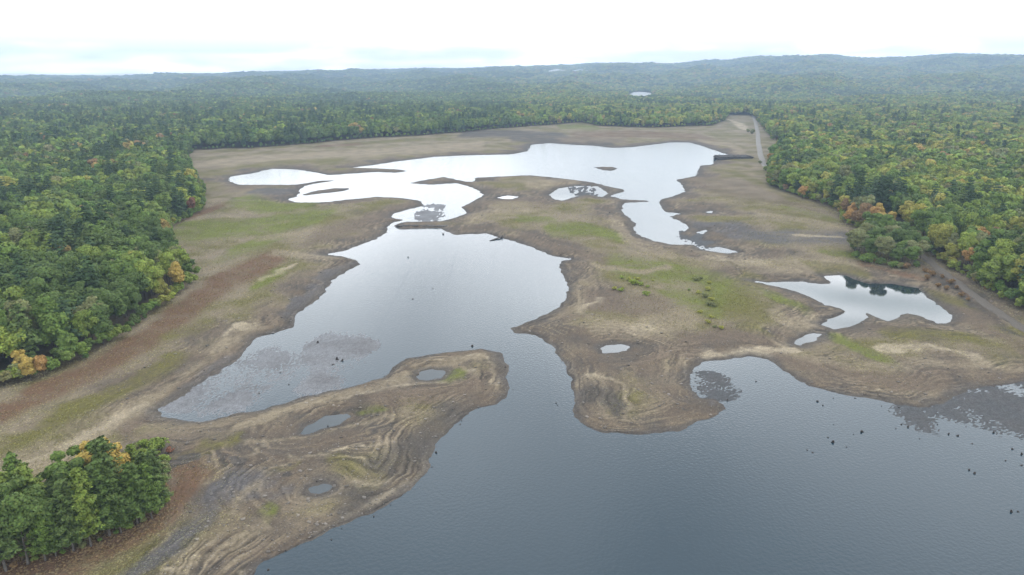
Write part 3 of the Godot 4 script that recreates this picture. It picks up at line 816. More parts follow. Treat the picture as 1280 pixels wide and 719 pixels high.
func foliage(c: Color, whole := false) -> StandardMaterial3D:
	var m := StandardMaterial3D.new()
	m.resource_name = "foliage"
	m.vertex_color_use_as_albedo = true
	m.albedo_color = Color.WHITE if whole else c.linear_to_srgb()
	m.roughness = 0.75
	m.metallic_specular = 0.3
	m.backlight_enabled = true
	m.backlight = Color(0.45, 0.45, 0.40)
	return m


class Leaves:
	var v := PackedVector3Array()
	var c := PackedColorArray()
	var ix := PackedInt32Array()
	func quad(p: Vector3, n: Vector3, turn: float, size: float, longer: float, col: Color) -> void:
		var u := n.cross(Vector3.UP if absf(n.y) < 0.95 else Vector3.RIGHT).normalized().rotated(n, turn)
		var w := n.cross(u) * size
		u *= size * longer
		var o := v.size()
		v.append_array([p - u * 1.0 - w * 0.25, p + u * 0.1 - w, p + u - w * 0.1 + n * size * 0.2, p - u * 0.1 + w])
		c.append_array([col, col, col, col])
		ix.append_array([o, o + 2, o + 1, o, o + 3, o + 2])
	func done() -> ArrayMesh:
		var arr := []
		arr.resize(Mesh.ARRAY_MAX)
		arr[Mesh.ARRAY_VERTEX] = v
		arr[Mesh.ARRAY_COLOR] = c
		arr[Mesh.ARRAY_INDEX] = ix
		var m := ArrayMesh.new()
		m.add_surface_from_arrays(Mesh.PRIMITIVE_TRIANGLES, arr)
		return m


func leaf_tone(g: RandomNumberGenerator, clump: float) -> Color:
	var b := clampf(clump * g.randf_range(0.74, 1.22), 0.35, 1.0)
	return Color(clampf(b * g.randf_range(0.92, 1.12), 0.0, 1.0), b, clampf(b * g.randf_range(0.85, 1.1), 0.0, 1.0))


func random_dir(g: RandomNumberGenerator) -> Vector3:
	var z := g.randf_range(-1.0, 1.0)
	var a := g.randf() * TAU
	return Vector3(cos(a) * sqrt(1.0 - z * z), z, sin(a) * sqrt(1.0 - z * z))


func broadleaf_crown(seed_: int, h: float, r: float, low: float, lobes: int, leaves: int, size: float) -> ArrayMesh:
	var g := RandomNumberGenerator.new()
	g.seed = seed_
	var out := Leaves.new()
	var mid := h * (1.0 + low) * 0.5
	var tall := h * (1.0 - low) * 0.5
	var cs: Array[Vector3] = []
	var rs: Array[float] = []
	for k in lobes:
		var d := random_dir(g)
		d.y = d.y * 0.8 + 0.18
		var f := g.randf_range(0.42, 0.80) if k > 0 else 0.2
		cs.append(Vector3(d.x * r * f, mid + d.y * tall * f * 1.05, d.z * r * f))
		rs.append(r * g.randf_range(0.24, 0.46) if k > 0 else r * 0.58)
	var total := 0.0
	for q in rs:
		total += q * q
	for k in lobes:
		var tone := g.randf_range(0.72, 0.90)
		var flat := g.randf_range(0.70, 0.92)
		var n := int(leaves * rs[k] * rs[k] / total)
		# a rough inner mass of foliage
		for i in int(n * 0.22):
			var d := random_dir(g)
			out.quad(cs[k] + d * Vector3(1, flat, 1) * rs[k] * 0.62, d, g.randf() * TAU, size * 1.7, 1.2, leaf_tone(g, tone))
		for i in n:
			var d := random_dir(g)
			if d.y < -0.35 and g.randf() < 0.6:
				d.y = -d.y
			var p := cs[k] + d * Vector3(1, flat, 1) * rs[k] * (g.randf_range(0.80, 1.06) + (0.12 if g.randf() < 0.12 else 0.0))
			var nn := (d + random_dir(g) * 0.62 + Vector3(0, 0.25, 0)).normalized()
			out.quad(p, nn, g.randf() * TAU, size * g.randf_range(0.6, 1.25), g.randf_range(1.0, 1.7), leaf_tone(g, tone))
	return out.done()


func pine_crown(seed_: int, h: float, r: float, low: float, tiers: int, per: int, size: float) -> ArrayMesh:
	var g := RandomNumberGenerator.new()
	g.seed = seed_
	var out := Leaves.new()
	for t in tiers:
		var f := t / (tiers - 1.0)
		var y := h * lerpf(low, 0.97, f)
		var wide := r * pow(1.0 - f * 0.985, 0.48) * g.randf_range(0.72, 1.12) * (0.75 + 0.25 * smoothstep(0.0, 0.18, f)) + 0.35
		var arms := 7 if f < 0.55 else 5
		var a0 := g.randf() * TAU
		for k in arms:
			var a := a0 + TAU * k / arms + g.randf_range(-0.35, 0.35)
			var long := wide * g.randf_range(0.45, 1.22)
			var dir := Vector3(cos(a), 0, sin(a))
			var tone := g.randf_range(0.66, 0.92)
			var lift := g.randf_range(-0.06, 0.28)
			for i in per:
				var s := sqrt((i + g.randf()) / per)
				var spread := (0.10 + 0.34 * s * (1.15 - s)) * long + 0.15
				var p := dir * long * s + Vector3(g.randf_range(-1, 1), g.randf_range(-0.45, 0.5), g.randf_range(-1, 1)) * spread
				p.y += y + lift * long * s
				var nn := (Vector3(0, 1.0, 0) + dir * 0.55 + random_dir(g) * 0.7).normalized()
				out.quad(p, nn, g.randf() * TAU, size * g.randf_range(0.6, 1.2), g.randf_range(1.3, 2.2), leaf_tone(g, tone))
	return out.done()


func tube(st: SurfaceTool, a: Vector3, b: Vector3, ra: float, rb: float, sides := 6) -> void:
	var f := (b - a).normalized()
	var u := f.cross(Vector3.RIGHT if absf(f.x) < 0.8 else Vector3.UP).normalized()
	var w := f.cross(u)
	for i in sides:
		var p := u * cos(TAU * i / sides) + w * sin(TAU * i / sides)
		var q := u * cos(TAU * (i + 1) / sides) + w * sin(TAU * (i + 1) / sides)
		var pts := [a + p * ra, b + p * rb, b + q * rb, a + p * ra, b + q * rb, a + q * ra]
		var ns := [p, p, q, p, q, q]
		for k in 6:
			st.set_normal(ns[k])
			st.add_vertex(pts[k])


func trunk_mesh(seed_: int, h: float, r: float, low: float, pine: bool) -> ArrayMesh:
	var g := RandomNumberGenerator.new()
	g.seed = seed_
	var st := SurfaceTool.new()
	st.begin(Mesh.PRIMITIVE_TRIANGLES)
	var base := h * 0.0125
	var at := Vector3(0, -0.6, 0)
	var n := 5
	var up := h * (0.93 if pine else 0.62)
	for k in n:
		var to := Vector3(g.randf_range(-0.14, 0.14), up * (k + 1.0) / n, g.randf_range(-0.14, 0.14)) * Vector3(1.0 + k * 0.3, 1, 1.0 + k * 0.3)
		tube(st, at, to, base * (1.25 if k == 0 else 1.0 - 0.16 * k), base * (1.0 - 0.16 * (k + 1)))
		at = to
	for k in (9 if pine else 7):
		var a := g.randf() * TAU
		var y := h * g.randf_range(low * 0.75, 0.6)
		var from := Vector3(0, y, 0)
		var out := Vector3(cos(a), 0.25 if pine else 0.9, sin(a)) * r * g.randf_range(0.35, 0.62)
		tube(st, from, from + out, base * 0.34, base * 0.1, 5)
	return st.commit()


var kinds := {}

func make_kind(called: String, category: String, trunk: ArrayMesh, crown: ArrayMesh, bark_: Material) -> Node3D:
	var t := Node3D.new()
	t.set_meta("category", category)
	t.set_meta("called", called)
	var a := MeshInstance3D.new()
	a.name = "trunk"
	a.mesh = trunk
	a.material_override = bark_
	t.add_child(a)
	var b := MeshInstance3D.new()
	b.name = "crown"
	b.mesh = crown
	t.add_child(b)
	return t


func plant(proto: Node3D, x: float, d: float, turn: float, size: Vector3, tint: String, label: String, group: String, called := "") -> Node3D:
	var t: Node3D = proto.duplicate()
	t.name = numbered(called if called else str(proto.get_meta("called")))
	t.position = Vector3(x, height_at(x, d), -d)
	t.rotation.y = turn
	t.scale = size
	(t.get_node("crown") as MeshInstance3D).material_override = foliage_mats[tint]
	t.set_meta("label", label)
	t.set_meta("group", group)
	add_child(t)
	return t


func in_frame(x: float, y: float, d: float) -> bool:
	var p := deg_to_rad(16.3)
	var depth := d * cos(p) + (100.0 - y) * sin(p)
	var v := ((100.0 - y) * cos(p) - d * sin(p)) / depth
	return absf(x) < depth * 0.708 and v < 0.40


func woods() -> void:
	# shared shapes: five broadleaf trees and four pines in three degrees of detail
	var broad: Array[Node3D] = []
	var broad_mid: Array[ArrayMesh] = []
	var broad_low: Array[ArrayMesh] = []
	var pine: Array[Node3D] = []
	var pine_mid: Array[ArrayMesh] = []
	var pine_low: Array[ArrayMesh] = []
	for k in 6:
		var h: float = [17.0, 19.0, 16.0, 20.0, 18.0, 17.5][k]
		var r: float = [5.2, 5.9, 5.6, 5.5, 6.3, 4.9][k]
		broad.append(make_kind("broadleaf_tree", "tree", trunk_mesh(100 + k, h, r, 0.3, false), broadleaf_crown(200 + k, h, r, 0.10, 19, 3400, 0.34), bark))
		broad_mid.append(broadleaf_crown(200 + k, h, r, 0.10, 14, 1100, 0.56))
		broad_low.append(broadleaf_crown(200 + k, h, r, 0.16, 10, 300, 1.0))
	for k in 4:
		var h: float = [21.0, 23.0, 19.0, 22.0][k]
		var r: float = [4.2, 4.6, 4.4, 3.9][k]
		pine.append(make_kind("pine_tree", "tree", trunk_mesh(300 + k, h, r, 0.3, true), pine_crown(400 + k, h, r, 0.12, 14, 32, 0.34), bark))
		pine_mid.append(pine_crown(400 + k, h, r, 0.12, 12, 16, 0.55))
		pine_low.append(pine_crown(400 + k, h, r, 0.15, 9, 7, 1.0))
	var clumps: Array[ArrayMesh] = []
	for k in 4:
		clumps.append(broadleaf_crown(500 + k, 17.0, 6.0, 0.15, 9, 190, 1.25))

	# autumn trees stand where they are seen; the rest of the wood leaves them room
	var taken: Array[Vector2] = []
	for i in range(0, AUTUMN.size(), 3):
		taken.append(Vector2(AUTUMN[i], AUTUMN[i + 1]))
	var under: Array = []
	var spots: Array = []   # [distance, x, d, kind, shape, turn, size, tint]
	var s := 7.0
	var d := 90.0
	while d < 2000.0:
		var half := d * 0.80 + 60.0
		var x := -half
		while x < half:
			var px := x + rng.randf_range(-3.1, 3.1)
			var pd := d + rng.randf_range(-3.1, 3.1)
			x += s
			if rng.randf() < 0.03:
				continue
			var fw := into_wood(px, pd)
			if fw < 1.5 + 2.0 * n_wob.get_noise_2d(px, pd):
				continue
			if px > 90.0 and pd < 1400.0 and road_gap(px, pd) < 6.5:
				continue
			if pd < 900.0 or fw < 60.0:
				var near_autumn := false
				for q in taken:
					if absf(q.x - px) < 5.5 and q.y - pd < 8.0 and q.y - pd > -5.0:
						near_autumn = true
						break
				if near_autumn:
					continue
			var r := sqrt(px * px + pd * pd)
			var stand := n_big.get_noise_2d(px * 0.7 + 500.0, pd * 0.7) + 0.35 * rng.randf_range(-1, 1)
			var is_pine := stand > (0.25 if px < 0.0 else 0.42) + (0.14 if r > 650.0 else 0.0) or (fw < 14.0 and rng.randf() < 0.06)
			var tint := pick_tint(px, pd, is_pine)
			var big := rng.randf_range(0.76, 1.22) + 0.25 * maxf(0.0, n_wob.get_noise_2d(px * 0.4, pd * 0.4)) + 0.3 * n_big.get_noise_2d(px + 33.0, pd)
			if fw < 5.0:
				big *= rng.randf_range(0.6, 1.0)
			spots.append([r, px, pd, 1 if is_pine else 0, rng.randi(), rng.randf() * TAU, big, tint, rng.randf_range(0.86, 1.16)])
		d += s
	d = 150.0
	while d < 1600.0:
		var x := -d * 0.76 - 20.0
		var step := 3.6 if d < 700.0 else 6.0
		while x < d * 0.76 + 20.0:
			var px := x + rng.randf_range(-1.5, 1.5)
			var pd := d + rng.randf_range(-1.5, 1.5)
			x += step
			var fw := into_wood(px, pd)
			if fw > -1.5 and fw < 4.5 and not (px > 90.0 and pd < 1400.0 and road_gap(px, pd) < 4.5):
				under.append([px, pd, rng.randi() % 6, rng.randf() * TAU, rng.randf_range(0.16, 0.42), pick_tint(px, pd, false)])
		d += step
	spots.sort_custom(func(a, b): return a[0] < b[0])
	var left := [290, 290]
	var lots := {}
	for p in spots:
		var x: float = p[1]
		var dd: float = p[2]
		var k: int = p[3]
		var pine_: bool = k == 1
		var size := Vector3(p[8], 1.0, p[8]) * float(p[6])
		if left[k] > 0 and dd > 140.0 and in_frame(x, 14.0, dd):
			left[k] -= 1
			var west := x < 0.0
			var where := "in the wood above the brown bracken strip" if west else "in the wood beside the gravel track"
			var proto: Node3D = pine[p[4] % 4] if pine_ else broad[p[4] % 6]
			plant(proto, x, dd, p[5], size, p[7], "%s %s tree %s" % [p[7], "pine" if pine_ else "broadleaf", where], "%s %s trees %s" % [p[7], "pine" if pine_ else "broadleaf", where])
			continue
		var m: ArrayMesh
		if float(p[0]) < 800.0:
			m = pine_mid[p[4] % 4] if pine_ else broad_mid[p[4] % 6]
		else:
			m = pine_low[p[4] % 4] if pine_ else broad_low[p[4] % 6]
		if not lots.has(m):
			lots[m] = [[], []]
		var y := height_at(x, dd) if dd < 900.0 else (3.5 if p[0] < 1400.0 else height_at(x, dd))
		lots[m][0].append(Transform3D(Basis(Vector3.UP, p[5]).scaled(size), Vector3(x, y, -dd)))
		lots[m][1].append(vary(TINTS[p[7]]))
	for p in under:
		var m: ArrayMesh = broad_mid[p[2]] if p[1] < 700.0 else broad_low[p[2]]
		if not lots.has(m):
			lots[m] = [[], []]
		var k: float = p[4]
		lots[m][0].append(Transform3D(Basis(Vector3.UP, p[3]).scaled(Vector3(k * 1.25, k, k * 1.25)), Vector3(p[0], height_at(p[0], p[1]) - 0.3, -float(p[1]))))
		lots[m][1].append(vary(TINTS[p[5]]))
	# the far woods: clumps of crowns, wider apart the farther they are
	var r := 1990.0
	while r < 10200.0:
		var gap := 7.0 * pow(r / 2000.0, 1.12)
		var a := -0.78
		while a < 0.78:
			var az := a + rng.randf_range(-0.4, 0.4) * gap / r
			var rr := r + rng.randf_range(-0.45, 0.45) * gap
			a += gap / r
			var x := rr * sin(az)
			var dd := rr * cos(az)
			if far_open(x, dd):
				continue
			var m: ArrayMesh = clumps[rng.randi() % 4]
			if not lots.has(m):
				lots[m] = [[], []]
			var wide := gap / 7.0 * rng.randf_range(0.8, 1.15)
			var high := rng.randf_range(0.75, 1.2) * (1.0 + 0.12 * (wide - 1.0))
			lots[m][0].append(Transform3D(Basis(Vector3.UP, rng.randf() * TAU).scaled(Vector3(wide, high, wide)), Vector3(x, hill(x, dd) - 1.0, -dd)))
			var stand := n_big.get_noise_2d(x * 0.12 + 500.0, dd * 0.12) + 0.3 * rng.randf_range(-1, 1)
			lots[m][1].append(vary(TINTS[pick_tint(x, dd, stand > 0.2)]))
		r += gap * 0.92
	var wood := Node3D.new()
	wood.name = "forest"
	wood.set_meta("kind", "stuff")
	wood.set_meta("label", "dense green forest reaching from the lake basin to the hazy hills")
	wood.set_meta("category", "forest")
	add_child(wood)
	var count := 0
	for m in lots:
		var mm := MultiMesh.new()
		mm.transform_format = MultiMesh.TRANSFORM_3D
		mm.use_colors = true
		mm.mesh = m
		mm.instance_count = lots[m][0].size()
		for i in lots[m][0].size():
			mm.set_instance_transform(i, lots[m][0][i])
			mm.set_instance_color(i, lots[m][1][i])
		count += mm.instance_count
		var o := MultiMeshInstance3D.new()
		o.name = "canopy"
		o.multimesh = mm
		o.material_override = foliage_mats["any"]
		o.set_meta("kind", "stuff")
		wood.add_child(o, true)

	# the grove on the near shore, with its bare lower trunks
	var tall: Array[Node3D] = []
	for k in 5:
		var h: float = [20.0, 21.0, 18.0, 22.0, 19.0][k]
		if k < 4:
			tall.append(make_kind("grove_pine", "tree", trunk_mesh(700 + k, h, 4.0, 0.36, true), pine_crown(800 + k, h, 3.9, 0.18, 20, 64, 0.21), grey_bark))
		else:
			tall.append(make_kind("grove_oak", "tree", trunk_mesh(700 + k, h, 4.4, 0.36, false), broadleaf_crown(800 + k, h, 5.2, 0.16, 15, 6000, 0.26), grey_bark))
	var greens := ["deep green", "dark green", "soft pine green", "deep green", "mid green"]
	for i in range(0, GROVE.size(), 2):
		var k := rng.randi() % 5
		var sz := rng.randf_range(0.66, 1.12) * (1.0 - 0.42 * smoothstep(-96.0, -74.0, GROVE[i]))
		var c: String = greens[rng.randi() % 5]
		var what := "pine" if k < 4 else "broadleaf tree"
		plant(tall[k], GROVE[i], GROVE[i + 1], rng.randf() * TAU, Vector3(sz * rng.randf_range(0.9, 1.2), sz, sz * rng.randf_range(0.9, 1.2)), c, "%s %s with bare lower trunk in the grove on brown bracken" % [c, what], "%s %s of the shore grove" % [c, what])
	# autumn trees
	var shade := ["orange", "golden yellow", "rusty brown", "dull red"]
	for i in range(0, AUTUMN.size(), 3):
		var x := AUTUMN[i]
		var dd := AUTUMN[i + 1]
		var c: String = shade[int(AUTUMN[i + 2])]
		var where := "among the green crowns beside the gravel track"
		if dd < 200.0:
			where = "rising behind the pines of the shore grove"
		elif x < 0.0 and dd < 520.0:
			where = "at the edge of the wood above the bracken strip"
		elif x < -150.0:
			where = "in the wood above the pale upper shore"
		elif dd > 900.0:
			where = "in the wood behind the upper basin"
		var sz := rng.randf_range(0.62, 0.9) * (1.12 if dd < 200.0 else 0.66 if x < 0.0 and dd < 300.0 else 1.0)
		plant(tall[4] if dd < 200.0 else broad[rng.randi() % 6], x, dd, rng.randf() * TAU, Vector3(sz, sz, sz), c, "%s autumn tree %s" % [c, where], "%s autumn trees %s" % [c, where], "autumn_tree")

	for i in range(0, ALDERS.size(), 2):
		var sz := rng.randf_range(0.62, 0.98)
		var c: String = ["dark green", "deep green", "greyish green"][rng.randi() % 3]
		plant(broad[rng.randi() % 6], ALDERS[i], ALDERS[i + 1], rng.randf() * TAU, Vector3(sz * 1.3, sz, sz * 1.3), c, "low %s tree in the dense thicket behind the branching pond" % c, "%s trees of the thicket behind the branching pond" % c, "thicket_tree")


# middle x, distance, half width, half length: the far pond, the works and the house on the hill
const FAR_OPEN := [[570.0, 3350.0, 62.0, 660.0], [365.0, 6130.0, 130.0, 260.0], [560.0, 6200.0, 120.0, 220.0], [245.0, 4930.0, 34.0, 150.0]]

func far_open(x: float, d: float) -> bool:
	for o in FAR_OPEN:
		var px: float = (x - o[0] - (d - o[1]) * o[0] / o[1]) / o[2]
		var pd: float = (d - o[1]) / o[3]
		if px * px + pd * pd < 1.0:
			return true
	return false


func pick_tint(x: float, d: float, is_pine: bool) -> String:
	var q := 0.08 + 0.84 * rng.randf() + 1.1 * n_big.get_noise_2d(x * 0.8 - 300.0, d * 0.8)
	if is_pine:
		return "dark pine green" if q < 0.4 else "blue green" if q < 0.75 else "soft pine green"
	var warm := rng.randf() + 0.6 * n_big.get_noise_2d(x * 0.5 + 1300.0, d * 0.5)
	if warm > 1.16:
		return "rusty brown"
	if warm > (1.06 if x > 0.0 else 1.12):
		return "dull gold"
	q += 0.16 if x > 0.0 else -0.25
	return "dark green" if q < 0.22 else "deep green" if q < 0.48 else "mid green" if q < 0.74 else "greyish green" if q < 0.82 else "bright green" if q < 1.05 else "yellowish green"


func vary(c: Color) -> Color:
	var b := rng.randf_range(0.85, 1.2) * 1.85
	return Color(c.r * b * rng.randf_range(0.9, 1.1), c.g * b, c.b * b * rng.randf_range(0.9, 1.1))


# ---------------------------------------------------------------- grass tufts, bracken and pebbles

func ground_cover() -> void:
	var tuft := Leaves.new()
	var g := RandomNumberGenerator.new()
	g.seed = 44
	for k in 16:
		var a := g.randf() * TAU
		var out := Vector3(cos(a), 0, sin(a))
		tuft.quad(out * g.randf_range(0.05, 0.3) + Vector3(0, g.randf_range(0.1, 0.3), 0), (out + Vector3(0, g.randf_range(0.3, 1.4), 0)).normalized(), PI * 0.5 + g.randf_range(-0.4, 0.4), g.randf_range(0.09, 0.16), g.randf_range(1.2, 2.2), leaf_tone(g, 0.85))
	var pebble := SurfaceTool.new()
	pebble.begin(Mesh.PRIMITIVE_TRIANGLES)
	block(pebble, Vector3(0, 0.1, 0), Vector3(0.5, 0.32, 0.4), 0.3, g, 0.16)
	pebble.generate_normals()
	var places := [[], []]
	var tones := [[], []]
	for i in 420000:
		var r := 120.0 * pow(5.2, rng.randf())
		var a := rng.randf_range(-0.70, 0.70)
		var x := r * sin(a)
		var d := r * cos(a)
		var sd := shore(x, d)
		var fw := into_wood(x, d)
		if sd < 0.6 or fw > 3.0:
			continue
		var green := smoothstep(12.0, 34.0, sd + 14.0 * n_big.get_noise_2d(x, d))
		var kind := 0 if rng.randf() < green else 1
		if kind == 1 and rng.randf() > 0.08:
			continue
		if kind == 0 and rng.randf() < 0.3 - n_wob.get_noise_2d(x * 0.7, d * 0.7):
			continue
		var h := height_at(x, d)
		var c := soil_at(x, d, h)
		var s := rng.randf_range(0.28, 0.75) * (1.0 + r * 0.0010)
		if kind == 1:
			s = rng.randf_range(0.3, 1.0) * (2.0 if rng.randf() < 0.06 else 0.8)
			c = c.lerp(Color(0.11, 0.10, 0.09), 0.7) * rng.randf_range(0.5, 1.6)
		else:
			c = c.lerp(Color(0.15, 0.15, 0.06), 0.2) * rng.randf_range(1.25, 1.95)
		if absf(x) > 5.0 and x > 90.0 and road_gap(x, d) < 3.2:
			continue
		places[kind].append(Transform3D(Basis(Vector3.UP, rng.randf() * TAU).scaled(Vector3(s, s * rng.randf_range(0.35, 0.8), s)), Vector3(x, h - 0.02, -d)))
		tones[kind].append(c)
	var stone_mat := StandardMaterial3D.new()
	stone_mat.resource_name = "pebble"
	stone_mat.vertex_color_use_as_albedo = true
	stone_mat.roughness = 0.9
	for k in 2:
		var mm := MultiMesh.new()
		mm.transform_format = MultiMesh.TRANSFORM_3D
		mm.use_colors = true
		mm.mesh = tuft.done() if k == 0 else pebble.commit()
		mm.instance_count = places[k].size()
		for i in places[k].size():
			mm.set_instance_transform(i, places[k][i])
			mm.set_instance_color(i, tones[k][i])
		var o := MultiMeshInstance3D.new()
		o.name = ["grass", "gravel"][k]
		o.multimesh = mm
		o.material_override = foliage_mats["any"] if k == 0 else stone_mat
		o.set_meta("kind", "stuff")
		o.set_meta("label", ["dry grass and weeds growing over the exposed lake bed", "loose stones strewn over the bare mud shores"][k])
		o.set_meta("category", ["grass", "gravel"][k])
		add_child(o)


# ---------------------------------------------------------------- things on the lake bed

func part(parent: Node3D, called: String, m: Mesh, mat: Material) -> MeshInstance3D:
	var o := MeshInstance3D.new()
	o.name = called
	o.mesh = m
	o.material_override = mat
	parent.add_child(o, true)
	return o


func thing(called: String, label: String, category: String, at: Vector3, turn := 0.0, group := "") -> Node3D:
	var o := Node3D.new()
	o.name = numbered(called)
	o.position = at
	o.rotation.y = turn
	o.set_meta("label", label)
	o.set_meta("category", category)
	if group:
		o.set_meta("group", group)
	add_child(o)
	return o


func block(st: SurfaceTool, c: Vector3, s: Vector3, turn: float, g: RandomNumberGenerator, rough := 0.12) -> void:
	# a weathered stone: a box with jittered corners and a raised middle on each face
	var b := Basis(Vector3.UP, turn)
	var k: Array[Vector3] = []
	for i in 8:
		var q := Vector3(1 if i & 1 else -1, 1 if i & 2 else -1, 1 if i & 4 else -1) * s * 0.5
		q += Vector3(g.randf_range(-1, 1), g.randf_range(-1, 1), g.randf_range(-1, 1)) * s * rough
		k.append(c + b * q)
	for f in [[0, 1, 3, 2], [4, 6, 7, 5], [0, 4, 5, 1], [2, 3, 7, 6], [0, 2, 6, 4], [1, 5, 7, 3]]:
		var m: Vector3 = (k[f[0]] + k[f[1]] + k[f[2]] + k[f[3]]) * 0.25
		m += (m - c).normalized() * 0.08 * s.length() * 0.5
		for e in 4:
			var p: Vector3 = k[f[e]]
			var q2: Vector3 = k[f[(e + 1) % 4]]
			var tri := [m, p, q2] if (p - m).cross(q2 - m).dot(m - c) < 0.0 else [m, q2, p]
			for v in tri:
				st.add_vertex(v)


func stone_run(parent: Node3D, long: float, thick: float, high: float, each: float, mat: Material, seed_: int) -> void:
	var g := RandomNumberGenerator.new()
	g.seed = seed_
	var variants: Array[ArrayMesh] = []
	for k in 5:
		var st := SurfaceTool.new()
		st.begin(Mesh.PRIMITIVE_TRIANGLES)
		block(st, Vector3.ZERO, Vector3(each, each * 0.62, each * 0.9), 0.0, g, 0.09)
		st.generate_normals()
		variants.append(st.commit())
	var rows := int(ceilf(high / (each * 0.6)))
	var n := int(ceilf(long / (each * 0.98)))
	var deep := maxi(1, int(roundf(thick / (each * 0.9))))
	for j in rows:
		for i in n:
			for q in deep:
				if q > 0 and q < deep - 1 and j < rows - 2:
					continue
				if j == rows - 1 and g.randf() < 0.3:
					continue
				var o := part(parent, "stone", variants[g.randi() % 5], mat)
				o.position = Vector3((i + 0.5 + (0.5 if j % 2 else 0.0)) * each * 0.98 - long * 0.5, (j + 0.2) * each * 0.6, (q - (deep - 1) * 0.5) * each * 0.9) + Vector3(g.randf_range(-0.1, 0.1), g.randf_range(-0.06, 0.06), g.randf_range(-0.15, 0.15))
				o.rotation = Vector3(g.randf_range(-0.06, 0.06), g.randf_range(-0.12, 0.12) + (PI if g.randf() < 0.5 else 0.0), g.randf_range(-0.05, 0.05))


func stonework() -> void:
	var dark := StandardMaterial3D.new()
	dark.resource_name = "stone"
	dark.albedo_color = Color(0.105, 0.098, 0.095).linear_to_srgb()
	dark.albedo_texture = noise_texture(0.05, 71, 0.5, 1.0, 4, false, 256)
	dark.uv1_triplanar = true
	dark.uv1_world_triplanar = true
	dark.uv1_scale = Vector3(0.3, 0.3, 0.3)
	dark.roughness = 0.9
	var grey: StandardMaterial3D = dark.duplicate()
	grey.albedo_color = Color(0.20, 0.185, 0.17).linear_to_srgb()
	var a := thing("stone_abutment", "dark stone bridge abutment standing at the narrow channel between the basins", "abutment", Vector3(-72.0, -0.4, -489.0), 0.02)
	stone_run(a, 14.0, 4.0, 1.5, 1.5, dark, 1)
	var b := thing("stone_wall", "low grey causeway wall running from the abutment to the mud bank", "wall", Vector3(-54.5, -0.5, -489.0), -0.03)
	stone_run(b, 18.0, 3.2, 0.9, 1.5, grey, 2)
	var c := thing("stone_pier", "long dark stone pier jutting from the shore into the upper basin", "pier", Vector3(266.0, -0.5, -893.0), 0.06)
	stone_run(c, 38.0, 24.0, 4.6, 2.4, dark, 3)
	# a sunken log by the causeway bank
	var wood := StandardMaterial3D.new()
	wood.resource_name = "wet_wood"
	wood.albedo_color = Color(0.055, 0.045, 0.038).linear_to_srgb()
	wood.roughness = 0.7
	var l := thing("fallen_log", "dark fallen log lying from the mud bank into the water", "log", Vector3(-9.5, 0.25, -451.0), 0.9)
	var st := SurfaceTool.new()
	st.begin(Mesh.PRIMITIVE_TRIANGLES)
	tube(st, Vector3(-7, -0.2, 0), Vector3(-2, 0.1, 0.2), 0.28, 0.40, 8)
	tube(st, Vector3(-2, 0.1, 0.2), Vector3(5, 0.5, 0), 0.40, 0.55, 8)
	part(l, "trunk", st.commit(), wood)
	st = SurfaceTool.new()
	st.begin(Mesh.PRIMITIVE_TRIANGLES)
	for k in 6:
		var an := k * TAU / 6.0 + 0.3
		tube(st, Vector3(4.8, 0.5, 0), Vector3(5.6, 0.5 + sin(an) * 1.1, cos(an) * 1.2), 0.30, 0.06, 5)
	part(l, "root_plate", st.commit(), wood)


